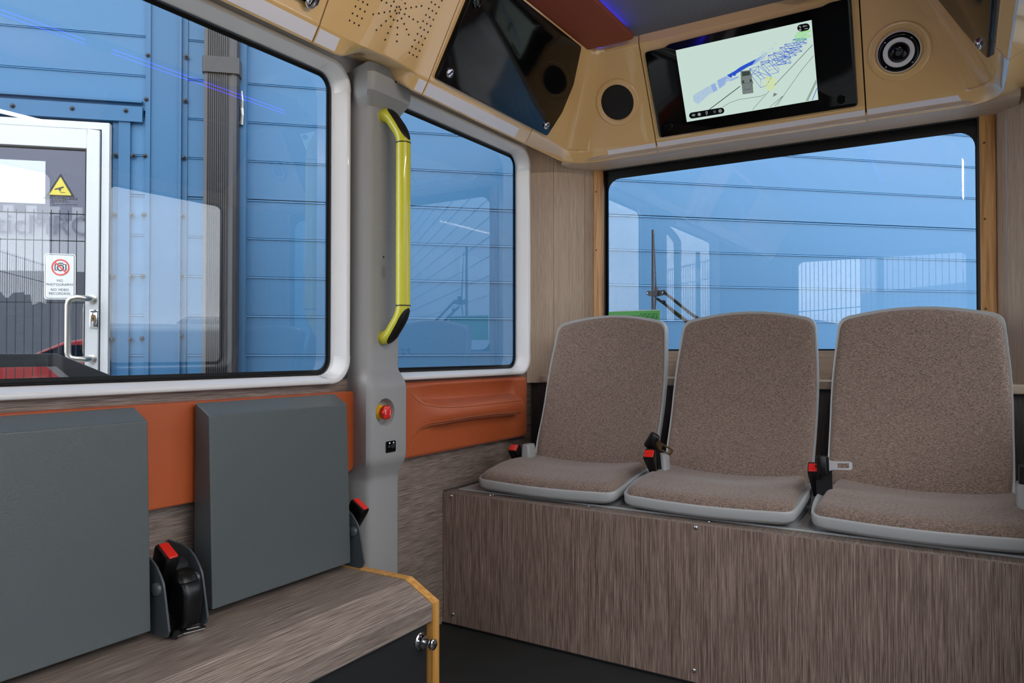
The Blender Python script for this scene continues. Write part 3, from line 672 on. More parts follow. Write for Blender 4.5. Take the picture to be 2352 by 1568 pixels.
eb = thing('emergency_button', (-1.352, 1.505, H - .163), 'red mushroom emergency button on a yellow collar in the grey pillar recess', 'button')
c = Vector((-1.353, 1.505, H - .163))
MB().lathe(c, (1, 0, 0), [(.0195, -.002), (.0195, .008), (.018, .010), (.013, .0102)], 32).build('yellow_collar', 'yellow_plastic', eb, smooth=50)
rings = []
for h, k in ((.008, .55), (.014, .62), (.020, .96), (.025, 1.0), (.028, .95), (.0298, .80), (.030, .02)):
    rings.append([c + Vector((h, math.cos(a) * q, math.sin(a) * q)) for a in [2 * PI * i / 60 for i in range(60)] for q in [k * (.0192 + .0019 * math.tanh(2.2 * math.cos(6 * a)) * (1 if k > .7 else .3))]])
MB().loft(rings).build('mushroom_head', 'red_plastic', eb, smooth=50)
for s in (-1, 1):
    MB().ribbon([c + Vector((.0306, s * (.0075 + .0022 * math.cos(t)), .0065 * math.sin(t))) for t in [(-1 + k / 4) for k in range(9)]], .0016, (1, 0, 0)).build('arrow_mark', 'marker_white', eb)
    q = c + Vector((.0307, s * .0085, -s * .0062)); MB().add([q + Vector((0, -.0017, 0)), q + Vector((0, .0017, 0)), q + Vector((0, 0, -s * .0024))], [(0, 1, 2)]).build('arrow_mark', 'marker_white', eb)

us = thing('usb_socket', (-1.332, 1.515, H - .262), 'small black double charging socket set low in the grey pillar', 'socket')
pa, pb_ = on_x(883, 1046, -1.331), on_x(912, 1020, -1.331)
yc, zc = (pa.y + pb_.y) / 2, H - .258
MB().loft([[(-1.334 + d, p[0], p[1]) for p in rrect(.041 - e, .031 - e, .004, 4, yc, zc)] for d, e in ((0, 0), (.003, 0), (.004, .002))]).build('faceplate', 'gloss_black', us)
for dy, w, h in ((-.0075, .0095, .0042), (.0085, .0125, .0075)):
    MB().loft([[(-1.3298, p[0], p[1]) for p in rrect(w + .002, h + .002, .0016, 3, yc + dy, zc + .001)], [(-1.3294, p[0], p[1]) for p in rrect(w, h, .0014, 3, yc + dy, zc + .001)]], cap=False).build('port_rim', 'grey_void', us)
    MB().add([(-1.3296, p[0], p[1]) for p in rrect(w, h, .0014, 3, yc + dy, zc + .001)], [list(range(16))]).build('port', 'mesh_black', us)
    MB().add([(-1.3294, p[0], p[1]) for p in rrect(.0055, .0042, .0016, 3, yc + dy + .001, zc + .0102)], [list(range(16))]).build('port_symbol', 'marker_white', us)

# ---- yellow handrail ----
hr = thing('handrail', (-1.36, 1.527, H + .1), 'vertical yellow tubular grab rail with black elbow inserts on the grey pillar', 'handrail')
XT = -1.2895; zt, zb = H + .566, H + .125
def elbow(sgn, z0):
    """from the pillar to the vertical tube; sgn=+1 upper"""
    pts = [(-1.368, z0 + sgn * .086)]
    a, b, c_ = Vector((-1.356, z0 + sgn * .086)), Vector((-1.336, z0 + sgn * .082)), Vector((-1.296, z0 + sgn * .030)); d = Vector((XT, z0))
    def bez(p, q, r, n=6): return [p * (1 - t) ** 2 + q * 2 * t * (1 - t) + r * t * t for t in [k / n for k in range(n + 1)]]
    out = [Vector(pts[0])] + bez(a, Vector((-1.344, z0 + sgn * .086)), b + (c_ - b) * .16) + bez(b + (c_ - b) * .78, c_ + Vector((.0065, -sgn * .010)), d, 8)
    return [Vector((p[0], 1.527, p[1])) for p in out]
up = elbow(1, zt); lo_ = elbow(-1, zb)
MB().tube(up, .0195, 24).build('elbow', 'yellow_rail', hr, smooth=60)
MB().tube(lo_, .0195, 24).build('elbow', 'yellow_rail', hr, smooth=60)
MB().tube([(XT, 1.527, zb), (XT, 1.527, (zb + zt) / 2), (XT, 1.527, zt)], .0198, 28).build('tube', 'yellow_rail', hr, smooth=60)
for z in (zt, zb): MB().lathe((XT, 1.527, z - .0016), (0, 0, 1), [(.0203, 0), (.0203, .0032)], 28).build('joint_ring', 'black_rubber', hr, smooth=50)
for pth, sgn in ((up, 1), (lo_, -1)):
    rings = []; N = len(pth)
    ids = list(range(3, N - 1))
    for i in ids:
        p = pth[i]; t = (pth[min(i + 1, N - 1)] - pth[i - 1]).normalized(); sd = Vector((0, 1, 0)); outv = sd.cross(t); outv = outv if outv.x * 1 + outv.z * sgn > 0 else -outv
        f = (i - ids[0]) / (len(ids) - 1); wd = .10 + 1.0 * math.sin(PI * min(max(f, .0), 1)) ** .45
        if i in (ids[0], ids[-1]): wd = .12
        ring = [p + (outv * math.cos(a) + sd * math.sin(a)) * .0202 for a in [wd * (-1 + k / 5) for k in range(11)]]
        ring += [p + (outv * math.cos(a) + sd * math.sin(a)) * .0190 for a in [wd * (1 - k / 5) for k in range(11)]]
        rings.append(ring)
    MB().loft(rings).build('grip_insert', 'black_rubber', hr, smooth=60)
for z in (zt + .086, zb - .086): MB().lathe((-1.363, 1.527, z), (1, 0, 0), [(.0235, 0), (.0235, .0012), (.021, .002), (.0205, -.003)], 30).build('seat_ring', 'seat_shell', hr, smooth=50)

# =====================================================================================
# ORANGE SIDE PANELS
# =====================================================================================
zt_, zb_ = H - .0905, H - .321
op = thing('side_cushion', (-1.42, 2.03, zb_), 'orange leather side panel with stitched armrest ledge, right of the grey pillar', 'wall panel')
# relief surface: grid in (y, z)
def interp(T, x):
    if x <= T[0][0]: return T[0][1]
    for (a, b), (c, d) in zip(T, T[1:]):
        if x <= c:
            t = (x - a) / (c - a); return b + (d - b) * t
    return T[-1][1]
def smooth01(t): t = min(max(t, 0), 1); return t * t * (3 - 2 * t)
def zu(u): return [on_x(920 + a / 7.128, 850 + b / 7.128, -1.38) for a, b in u]
UPC = [(p.y, p.z) for p in zu([(170, 230), (250, 380), (330, 490), (420, 570), (600, 610), (900, 600), (1300, 560), (1880, 495)])]
LOC = [(p.y, p.z) for p in zu([(200, 1440), (240, 1250), (300, 1080), (380, 940), (480, 880), (700, 830), (1000, 775), (1400, 725), (1870, 690)])]
y0, y1 = 1.605, 2.384; ya = UPC[0][0]; yb = 2.268
NY, NZ = 130, 70; vs = []
def relief(y, z):
    e = min((y1 - y) / .018, (z - zb_) / .014, (zt_ - z) / .014, 1); base = .030 * math.sqrt(max(0, 1 - (1 - max(e, 0)) ** 2))
    zu_, zl = interp(UPC, y), interp(LOC, y)
    wy = smooth01((y - ya - .02) / .16) * (1 - smooth01((y - yb) / .022))
    h = 0
    if z >= zu_: # concave back above the ledge
        t = (z - zu_) / max(zt_ - zu_, .01); h = .043 * (1 - smooth01(t / .34)) - .013 * math.sin(PI * min(t, 1)) * (t > .1) * smooth01((t - .1) / .2)
    elif z >= zl:
        t = (zu_ - z) / max(zu_ - zl, .01); h = .043 + .007 * math.sin(PI * t)
    else:
        t = (zl - z) / .016; h = .043 * (1 - smooth01(t))
    return base + h * wy
for j in range(NZ + 1):
    for i in range(NY + 1):
        y = y0 + (y1 - y0) * i / NY; z = zb_ + (zt_ - zb_) * j / NZ
        rc = .016; cy, cz = y1 - rc, None   # round the two rear corners
        for zc_, sg in ((zt_ - rc, 1), (zb_ + rc, -1)):
            if y > cy and (z - zc_) * sg > 0:
                d = Vector((y - cy, z - zc_)); m_ = max(abs(d.x), abs(d.y));
                if d.length > 1e-6: d = d.normalized() * m_; y, z = cy + d.x, zc_ + d.y
        vs.append((XL + .001 + relief(y0 + (y1 - y0) * i / NY, zb_ + (zt_ - zb_) * j / NZ), y, z))
fs = [(j * (NY + 1) + i, j * (NY + 1) + i + 1, (j + 1) * (NY + 1) + i + 1, (j + 1) * (NY + 1) + i) for j in range(NZ) for i in range(NY)]
MB().add(vs, fs).build('padded_leather', 'orange_leather', op, smooth=180)
def on_rel(y, z, o=.0006): return Vector((XL + .001 + relief(y, z) + o, y, z))
def stitchline(T, dz, name='stitching'):
    m = MB(); y = T[0][0] + .004; pts = []
    n_ = 240
    for k in range(n_ + 1):
        yy = T[0][0] + (T[-1][0] - T[0][0]) * (k / n_) ** 1.25; zz = interp(T, yy) + dz * min(1, .35 + abs(yy - T[0][0]) * 9); pts.append(on_rel(yy, zz, .0009))
    acc = 0; seg = [pts[0]]; on = True
    for a, b in zip(pts, pts[1:]):
        acc += (b - a).length; seg.append(b)
        if acc > (.0042 if on else .0016):
            if on and len(seg) > 1: m.ribbon([seg[0], seg[-1]], .0011, (1, 0, 0))
            seg = [b]; acc = 0; on = not on
    o = m.build(name, 'stitch', op); o['kind'] = 'stuff'; return o
def seam(T):
    pts = []
    for k in range(160): yy = T[0][0] + (T[-1][0] - T[0][0]) * (k / 159) ** 1.25; pts.append(on_rel(yy, interp(T, yy), .0005))
    MB().ribbon(pts, .0012, (1, 0, 0)).build('seam', 'seam_dark', op)
seam(UPC); seam(LOC)
for T in (UPC, LOC):
    stitchline(T, .0038); stitchline(T, -.0038)
RC = [(p.y, p.z) for p in zu([(1860, 760), (1900, 860), (1940, 960), (1975, 1060)])]
m = MB(); pts = [on_rel(interp([(0, RC[0][0]), (1, RC[1][0]), (2, RC[2][0]), (3, RC[3][0])], k / 20), interp([(0, RC[0][1]), (1, RC[1][1]), (2, RC[2][1]), (3, RC[3][1])], k / 20), .0008) for k in range(61)]
for k in range(0, 60, 3): m.ribbon([pts[k], pts[k + 2]], .0009, (1, 0, 0))
o = m.build('stitching', 'stitch', op); o['kind'] = 'stuff'
op1 = thing('side_cushion', (-1.42, .9, zb_), 'flat orange leather side panel behind the two folded grey seats', 'wall panel')
MB().prism([(XL - .004, p[0], p[1]) for p in rrect(1.458 - .20, zt_ - zb_ - .015, [.004, .022, .010, .004], 6, (1.458 + .20) / 2, (zt_ + zb_ - .015) / 2)], (.034, 0, 0)).build('padded_leather', 'orange_leather', op1, bevel=.009, seg=4)

# =====================================================================================
# LEFT BENCH BOX with two folded seats
# =====================================================================================
ZB = H - .552
lb = thing('side_bench_box', (-1.25, .6, 0), 'long brown bench with pale wooden end strip under the two folded grey seats', 'bench')
def lbox(xa, za, xb, zb2, th, name, mat, y0=-.6, y1=1.379):
    a = Vector((xa, 0, za)); b = Vector((xb, 0, zb2)); t = (b - a).normalized(); n_ = Vector((t.z, 0, -t.x)) * th
    if n_.z > 0: n_ = -n_
    MB().add([(p.x, y, p.z) for y in (y0, y1) for p in (a, b, b + n_, a + n_)], [(0, 1, 2, 3), (4, 7, 6, 5), (0, 4, 5, 1), (1, 5, 6, 2), (2, 6, 7, 3), (3, 7, 4, 0)]).build(name, mat, lb)
lbox(XL + .001, ZB, -1.156, ZB, .016, 'top_board', 'laminate_bench')
lbox(-1.156, ZB, -1.074, ZB - .043, .014, 'bevel_board', 'laminate_bench')
MB().box(-1.086, -1.074, -.6, 1.379, ZB - .083, ZB - .0435).build('front_board', 'laminate_bench', lb)
MB().box(-1.090, -1.0735, -.6, 1.374, ZB - .0845, ZB - .0828).build('edge_strip', 'screw_steel', lb)
MB().box(-1.096, -1.084, -.6, 1.372, .002, ZB - .086).build('front_flap', 'black_carpet', lb, bevel=.001)
prof = [(XL + .001, 0.001), (XL + .001, ZB + .0015), (-1.156, ZB + .0015), (-1.0722, ZB - .0425), (-1.0722, 0.001)]
MB().prism([(a, 1.380, b) for a, b in prof], (0, .025, 0)).build('plywood_end', 'plywood', lb)
kp = hit(966, 1471, (-1.084, 0, 0), (1, 0, 0))
kc = Vector((-1.084, kp.y - .002, kp.z))
MB().lathe(kc, (1, 0, 0), [(.0195, 0), (.0195, .002), (.017, .004), (.015, .010), (.0145, .014), (.012, .015), (.006, .015)], 28).build('lock_barrel', 'chrome', lb, smooth=40)
MB().lathe(kc + Vector((.015, 0, 0)), (1, 0, 0), [(.0045, 0), (.0045, .012), (.010, .016), (.0125, .022), (.0125, .026), (.010, .028), (.0, .0285)], 28).build('pull_knob', 'chrome', lb, smooth=40)

def fold_seat(y0, y1, label):
    t = thing('folding_seat', (-1.38, (y0 + y1) / 2, ZB + .004), label, 'folding seat', 'folding seats on the side bench')
    zt, zb = H - .108, H - .534
    xb, xf, xf2 = -1.388, -1.3425, -1.3275      # back, front at the top, front at the bottom
    # painted tray: sloping top edge, flat front, thin sides
    A = [(xb, zt), (xf, zt - .0255), (xf2, zb), (xb, zb)]
    MB().prism([(a, y0, b) for a, b in A], (0, y1 - y0, 0)).build('seat_tray', 'slate_paint', t, bevel=.0022, seg=3)
    MB().box(-1.396, xb + .005, y0 + .004, y1 - .004, zb + .02, zt - .004).build('seat_cushion', 'seat_fabric', t, bevel=.003)
    return t
fs1 = fold_seat(.430, .8345, 'folded slate grey seat at the far left, its left part cut off')
fs2 = fold_seat(.969, 1.371, 'folded slate grey seat beside the grey pillar')
def bracket(t, y, th=.005, big=1.0, name='hinge_bracket'):
    """steel side plate with a rounded nose"""
    p = [(-1.425, ZB + .004), (-1.306, ZB + .004), (-1.296, ZB + .008), (-1.290, ZB + .020), (-1.3065, ZB + .098), (-1.310, ZB + .109), (-1.318, ZB + .121), (-1.332, ZB + .137), (-1.350, ZB + .149), (-1.375, ZB + .156), (-1.425, ZB + .159)]
    MB().prism([(a, y, b) for a, b in p], (0, th, 0)).build(name, 'slate_dark', t, bevel=.0016)
    MB().lathe((-1.326, y - .001, ZB + .095), (0, -1, 0), [(.013, -.004), (.013, .004), (.010, .0065), (.0, .007)], 20).build('hinge_bolt', 'slate_dark', t, smooth=50)
bracket(fs1, .8465); bracket(fs2, .930)
bracket(fs2, 1.3795, .0045)

def buckle(c, d, side, label, w=.036, th=.022, L=.075, name='seat_belt_buckle', group='seat belt buckles', flare=1.0):
    """c = centre of the red face, d = direction the buckle points (up), side = width direction"""
    c = Vector(c); d = Vector(d).normalized(); s = Vector(side); s = (s - d * s.dot(d)).normalized(); n_ = d.cross(s)
    t = thing(name, tuple(c - d * L), label, 'seat belt buckle', group)
    rings = []
    for k, a, b in ((-L, .62, .8), (-L * .55, .80, .9), (-.012, 1, 1), (-.003, 1, 1), (0, .94, .92)):
        rings.append([c + d * k + s * p[0] * a * flare + n_ * p[1] * b for p in rrect(w, th, .004, 3)])
    MB().loft(rings).build('housing', 'buckle_black', t, smooth=35)
    rings = [[c + d * k + s * (p[0]) + n_ * (p[1] - .0015) for p in rrect(w * .86 - e, th * .68 - e, .0025, 3)] for k, e in ((-.002, 0), (.0022, 0), (.003, .0016))]
    MB().loft(rings).build('release_button', 'red_plastic', t, smooth=35)
    MB().obox(c + d * .0002 + n_ * (th * .36), s * w * .26, n_ * .0022, d * .0008).build('tongue_slot', 'hole_black', t)
    return t
# buckle and belt reel between the folded seats
buckle((-1.340, .876, H - .393), (.46, -.10, .88), (-.86, .05, .48), 'black belt buckle with red button between the two folded grey seats', w=.052, th=.028, L=.15)
buckle((-1.331, 1.408, H - .394), (.50, -.05, .86), (-.85, 0, .5), 'black belt buckle with red button in front of the grey pillar', w=.050, th=.026, L=.11)
rl = thing('belt_reel', (-1.32, .915, ZB + .01), 'rounded black seat belt reel between the two folded grey seats', 'belt reel')
MB().lathe((-1.335, .882, ZB + .072), (0, 1, 0), [(.028, 0), (.034, .004), (.037, .010), (.037, .036), (.034, .040), (.02, .042)], 30, (1, 1.25)).build('reel_case', 'buckle_black', rl, smooth=40)
MB().loft([[(-1.318 + a, .880 + b, ZB + z) for a, b in rrect(w_, .042, .010, 4, 0, .021)] for z, w_ in ((.012, .035), (.03, .055), (.075, .062), (.092, .052), (.098, .040))]).build('reel_cover', 'buckle_black', rl, smooth=35)
MB().loft([[(-1.335 + a + x_, .905 + b, ZB + z) for a, b in rrect(.004, .046, .0015, 2)] for z, x_ in ((.09, -.01), (.11, -.012), (.125, -.016), (.135, -.03))]).build('webbing', 'webbing', rl)
bt = thing('belt_tongue', (-1.245, .872, ZB + .002), 'belt tongue lying on the side bench below the black reel', 'belt tongue')
MB().tube([(-1.326, .868, ZB + .011), (-1.305, .862, ZB + .010), (-1.288, .862, ZB + .010)], .0085, 12).build('grip', 'buckle_black', bt, smooth=60)
def tongue_plate(m, c, u, w_, n_, L=.045, W_=.024, t=.0022):
    """steel plate with a window: centre of root c, direction u, width w_, normal n_"""
    c, u, w_, n_ = Vector(c), Vector(u).normalized(), Vector(w_).normalized(), Vector(n_).normalized()
    o_ = [c + u * a + w_ * b for a, b in [(-.014, -W_ * .75), (0, -W_ / 2), (L - .004, -W_ / 2), (L, -W_ / 2 + .004), (L, W_ / 2 - .004), (L - .004, W_ / 2), (0, W_ / 2), (-.014, W_ * .75)]]
    i_ = [c + u * a + w_ * b for a, b in [(.011, -W_ * .24), (.012, -W_ * .28), (L - .009, -W_ * .28), (L - .008, -W_ * .24), (L - .008, W_ * .24), (L - .009, W_ * .28), (.012, W_ * .28), (.011, W_ * .24)]]
    m.loft([o_, i_, [p - n_ * t for p in i_], [p - n_ * t for p in o_], o_], cap=False); return m
tongue_plate(MB(), (-1.300, .880, ZB + .008), (.25, .95, .0), (1, -.25, 0), (0, 0, 1)).build('steel_plate', 'screw_steel', bt)

# =====================================================================================
# REAR BENCH BOX
# =====================================================================================
YB = 1.891; ZR = H - .4485
rb = thing('rear_bench_box', (XM, 2.1, 0), 'wide bench box faced in vertically streaked brown laminate under the three rear seats', 'bench')
MB().box(XL + .002, XR - .002, YB, YB + .012, .001, ZR - .003).build('front_board', 'laminate_v', rb, bevel=.001)
MB().box(XL + .002, XR - .002, YB + .001, 2.478, ZR - .014, ZR).build('top_board', 'laminate_bench', rb, bevel=.0015)
MB().box(XL + .03, XR - .03, YB + .045, 2.40, ZR, ZR + .006).build('base_plate', 'seat_shell', rb, bevel=.002)
for u, v in ((1036, 1138.5), (1040, 1410), (1598, 1211), (1594, 1539)):
    p = on_y(u, v, YB); MB().lathe(p, (0, -1, 0), [(.0062, 0), (.006, .0016), (.0042, .0034), (.0016, .0038), (.0014, .0024)], 14).build('screw', 'screw_steel', rb, smooth=50)
for u, v in ((1126, 1134), (1133, 1132), (1352, 1158), (1629, 1194), (1634, 1190), (1911, 1222), (2271, 1266), (2271, 1259.5)):
    p = on_z(u, v, ZR + .004); p.y = max(p.y, YB + .012); p.z = ZR; MB().lathe(p, (0, 0, 1), [(.0050, 0), (.0048, .0015), (.0032, .0032), (.0, .0036)], 14).build('screw', 'screw_steel', rb, smooth=50)
MB().box(XL + .001, XL + .012, YB + .003, 2.45, ZR, ZR + .004).build('side_bead', 'laminate_dark', rb)
fm = MB().box(XL, XR, YB - .004, YB + .001, 0, .006).build('baseboard_rear', 'black_rubber'); struct(fm)

# =====================================================================================
# REAR SEATS
# =====================================================================================
def superoutline(pts, n=6):
    """round a polygon: pts = (x, y, r)"""
    out = []; N = len(pts)
    for i in range(N):
        p = Vector(pts[i][:2]); a = Vector(pts[i - 1][:2]); b = Vector(pts[(i + 1) % N][:2]); r = pts[i][2]
        s = p + (a - p).normalized() * r; e = p + (b - p).normalized() * r
        for k in range(n + 1): t = k / n; out.append(s * (1 - t) ** 2 + p * 2 * t * (1 - t) + e * t * t)
    return out
def dens(out, dmax=.02):
    r = []
    for i in range(len(out)):
        a, b = out[i], out[(i + 1) % len(out)]; k = max(1, int((b - a).length / dmax))
        for j in range(k): r.append(a + (b - a) * (j / k))
    return r
def back_y(z):       # profile of the backrest face, z above camera level
    return interp([(-.46, 2.215), (-.40, 2.222), (-.36, 2.232), (-.30, 2.255), (-.24, 2.283), (-.18, 2.306), (-.10, 2.330), (-.03, 2.348), (.04, 2.366), (.10, 2.380), (.14, 2.390)], z)
def seat_z(y):       # height of the cushion's centre line
    return interp([(1.86, -.397), (1.90, -.389), (1.96, -.377), (2.04, -.368), (2.12, -.366), (2.20, -.364), (2.27, -.357)], y)
def rings_fill(outline, cen, fn, ks):
    rings = [[fn(cen + (p - cen) * k, k) for p in outline] for k in ks]
    return rings
def rear_seat(cx, label, wb=.216, wf=.232, cc=0):
    t = thing('bus_seat', (cx, 2.1, ZR), label, 'seat', 'rear bus seats in a row')
    F = lambda x: cx + x
    # backrest cushion: outline in (x, z rel)
    bo = dens(superoutline([(-wb + .012, -.405, .01), (wb - .012, -.405, .01), (wb, -.30, .05), (wb, -.08, .08), (wb - .018, .094, .028), (0, .140, .15), (-wb + .018, .094, .028), (-wb, -.08, .08), (-wb, -.30, .05)]), .02)
    cen = Vector((0, -.16))
    def bf(off, bulge):
        def f(p, k):
            e = min(1, (1 - k) / .10); h = bulge * math.sqrt(max(0, 1 - (1 - e) ** 2)); lat = .016 * (p.x / wb) ** 2
            return Vector((F(p.x), back_y(p.y) - off - h - lat * .9, H + p.y))
        return f
    ks = [1, .992, .98, .96, .93, .9, .8, .65, .5, .35, .2, .08]
    rings = [[bf(-.004, 0)(cen + (p - cen) * k, 1) for p in bo] for k in (.05, .5, .9)] + [[bf(-.004, 0)(p, 1) for p in bo]] + rings_fill(bo, cen, bf(0, .011), ks)
    MB().loft(rings).build('back_cushion', 'seat_fabric', t, smooth=180)
    # shell behind it, a little larger
    so = dens(superoutline([(-wb - .001, -.43, .01), (wb + .001, -.43, .01), (wb + .004, -.30, .05), (wb + .005, -.08, .08), (wb - .011, .102, .030), (0, .146, .15), (-wb + .011, .102, .030), (-wb - .005, -.08, .08), (-wb - .004, -.30, .05)]), .02)
    def sf(off, sh):
        def f(p): q = cen + (p - cen) * sh; return Vector((F(q.x), back_y(q.y) + off - .016 * (q.x / wb) ** 2 * .9, H + q.y))
        return f
    rings = [[sf(o_, s_)(p) for p in so] for o_, s_ in ((.010, .05), (.008, .5), (.006, .9), (-.002, .985), (-.0035, .996), (.0, 1.0), (.020, .998), (.034, .985), (.040, .96), (.042, .5), (.042, .05))]
    MB().loft(rings).build('back_shell', 'seat_shell', t, smooth=70)
    F = lambda x: cx + cc + x
    # seat cushion: outline in (x, y)
    co = dens(superoutline([(-wb + .004, 2.262, .02), (-wb + .002, 2.16, .05), (-wf + .012, 2.02, .045), (-wf + .006, 1.925, .034), (0, 1.900, .14), (wf - .006, 1.925, .034), (wf - .012, 2.02, .045), (wb - .002, 2.16, .05), (wb - .004, 2.262, .02)]), .02)
    c2 = Vector((0, 2.09))
    def cf(p, k):
        e = min(1, (1 - k) / .13); h = .020 * math.sqrt(max(0, 1 - (1 - e) ** 2))
        lat = .026 * (abs(p.x) / wf) ** 2.2 * smooth01((p.y - 1.93) / .2); mid = -.012 * math.exp(-((p.y - 2.17) / .09) ** 2) * max(0, 1 - (p.x / wf) ** 2)
        return Vector((F(p.x), p.y, H + seat_z(p.y) - .017 + h + lat * .6 + mid))
    rings = [[Vector((F(p.x), p.y, H + seat_z(p.y) - .028)) for p in co]] + rings_fill(co, c2, cf, [1, .992, .98, .96, .93, .89, .84, .75, .6, .45, .3, .15, .05])
    MB().loft(rings).build('seat_cushion', 'seat_fabric', t, smooth=180)
    # pan under the cushion, wider than the cushion towards the back
    po = dens(superoutline([(-wb - .004, 2.275, .02), (-wf - .008, 2.12, .06), (-wf - .007, 2.00, .04), (-wf + .002, 1.920, .030), (0, 1.895, .14), (wf - .002, 1.920, .030), (wf + .007, 2.00, .04), (wf + .008, 2.12, .06), (wb + .004, 2.275, .02)]), .02)
    def pf(dz, sc):
        def f(p): q = c2 + (p - c2) * sc; return Vector((F(q.x), q.y, H + seat_z(q.y) - .016 + dz + .016 * (abs(p.x) / wf) ** 2.2 * smooth01((p.y - 1.93) / .2) * .6))
        return f
    rings = [[pf(a, s_)(p) for p in po] for a, s_ in ((-.006, .90), (-.003, .955), (.0003, .985), (-.0006, .996), (-.004, 1.0), (-.023, .994), (-.027, .985), (-.037, .925), (-.040, .86), (-.040, .3))]
    MB().loft(rings).build('seat_pan', 'seat_shell', t, smooth=50)
    # pedestal: flares out to the plate on both sides
    def ped(z, w_, y0, y1, r=.03): return [Vector((F(p[0]), p[1], H + z)) for p in rrect(2 * w_, y1 - y0, r, 5, 0, (y0 + y1) / 2)]
    MB().loft([ped(-.4423, wf + .006, 1.965, 2.27), ped(-.4395, wf - .004, 1.97, 2.27), ped(-.433, wf - .018, 1.98, 2.27), ped(-.424, wf - .034, 2.0, 2.27), ped(-.410, wf - .05, 2.02, 2.27)]).build('pedestal', 'seat_shell', t, smooth=60)
    return t
rear_seat(-1.058, 'brown fabric seat with grey shell, next to the orange side panel', wf=.238, cc=-.026)
rear_seat(-.586, 'middle one of three brown fabric seats with grey shells', cc=-.007)
rear_seat(-.111, 'brown fabric seat with grey shell at the right, its edge cut off', cc=.017)

# side wings of the shells between the seats
def wing(u, v, y, w_, h, label, t=None):
    p = on_y(u, v, y); return p
LBL = ['black belt buckle with red button beside the orange side panel', 'black belt buckle with red button between the left and middle rear seats', 'black belt buckle with red button between the middle and right rear seats']
for i, (u0, v0, y, lean) in enumerate(((1180, 1027, 2.13, (.10, -.66, .75)), (1491, 1041, 2.06, (.05, -.68, .73)), (1870, 1073, 2.06, (.03, -.66, .75)))):
    c = on_y(u0, v0, y); buckle(c, lean, (.95, .1, 0), LBL[i], w=.032, th=.038, L=.10)
for i, (u0, v0, y) in enumerate(((1214, 1030, 2.17), (1522, 1054, 2.15), (1892, 1092, 2.15))):
    c = on_y(u0, v0, y)
    tg = thing('shell_wing', (c.x, c.y, c.z - .05), ('grey plastic hinge cover beside the belt buckle at the orange panel', 'grey plastic hinge cover between the left and middle rear seats', 'grey plastic hinge cover between the middle and right rear seats')[i], 'seat hinge cover', 'grey hinge covers beside the belt buckles')
    MB().loft([[c + Vector((a * s_, b, dz)) for a, b in rrect(.034, .05, .008, 3)] for dz, s_ in ((-.06, 1.0), (-.02, 1.0), (.006, .86), (.016, .66))]).build('cover', 'seat_shell', tg, smooth=40)
# belt tongues standing at the two inner gaps
def hanging_tongue(cu, cv, y, u, w_, label, plate, L=.05, slot=0):
    c = on_y(cu, cv, y); u = Vector(u).normalized(); w_ = Vector(w_); w_ = (w_ - u * w_.dot(u)).normalized(); n_ = u.cross(w_)
    t = thing('belt_tongue', tuple(c - Vector((0, 0, .05))), label, 'belt tongue', 'belt tongues between the rear seats')
    rings = [[c + w_ * a + (u * b[0] + n_ * b[1]) for b in rrect(.030 * s_, .024 * s_, .010 * s_, 5)] for a, s_ in ((-.024, .8), (-.021, 1), (.021, 1), (.024, .8))]
    MB().loft(rings).build('grip', 'buckle_black', t, smooth=40)
    tongue_plate(MB(), c + u * .024, u, w_, n_, L=.046, W_=.022).build('steel_plate', plate, t)
    MB().obox(c - w_ * .0 - Vector((0, -.018, .045)), Vector((.020, 0, 0)), Vector((0, .0015, 0)), Vector((0, -.01, .042))).build('webbing', 'webbing', t)
hanging_tongue(1497, 1012, 2.09, (.80, .25, -.50), (.35, -.1, .85), 'black belt tongue with brassy plate between the left and middle rear seats', 'brass_steel')
hanging_tongue(1890, 1068, 2.05, (.97, .2, .03), (-.05, 0, 1), 'black belt tongue with steel plate between the middle and right rear seats', 'screw_steel')
# armrest/buckle stalk at the right edge of the frame
c = on_y(2348, 1120, 2.08)
rs = thing('belt_anchor', (c.x, c.y, c.z - .05), 'dark belt anchor with grey cover cut off by the right edge, beside the right seat', 'belt anchor')
MB().loft([[c + Vector((a + .012, b, dz)) for a, b in rrect(.05 * s_, .06, .012 * s_, 4)] for dz, s_ in ((-.085, .7), (-.04, .95), (.0, 1.0), (.012, .9))]).build('grey_cover', 'seat_shell', rs, smooth=40)
MB().loft([[c + Vector((a + .016, b - .004, dz)) for a, b in rrect(.046, .052, .010, 4)] for dz in (.004, .04, .052)]).build('black_insert', 'buckle_black', rs, smooth=40)
# =====================================================================================
# OUTSIDE: green leaflet, wiper, blue hall, door, yard
# =====================================================================================
# leaflet propped in the back window
lf = thing('leaflet', (-1.12, YR - .003, H), 'green printed leaflet stuck low in the left corner of the back window', 'leaflet')
ly = YR + .012
q = [on_y(u, v, ly) for u, v in ((1398, 716), (1515, 714.5))]
la, lz, lc = q[0].x, q[0].z, q[1].x
MB().box(la, lc, ly, ly + .0012, lz - .105, lz).build('sheet', 'leaf_green', lf)
MB().box(la + .02, lc + .002, ly + .0012, ly + .002, lz - .10, lz + .003).build('back_sheet', 'paper_white', lf)
rnd = random.Random(3)
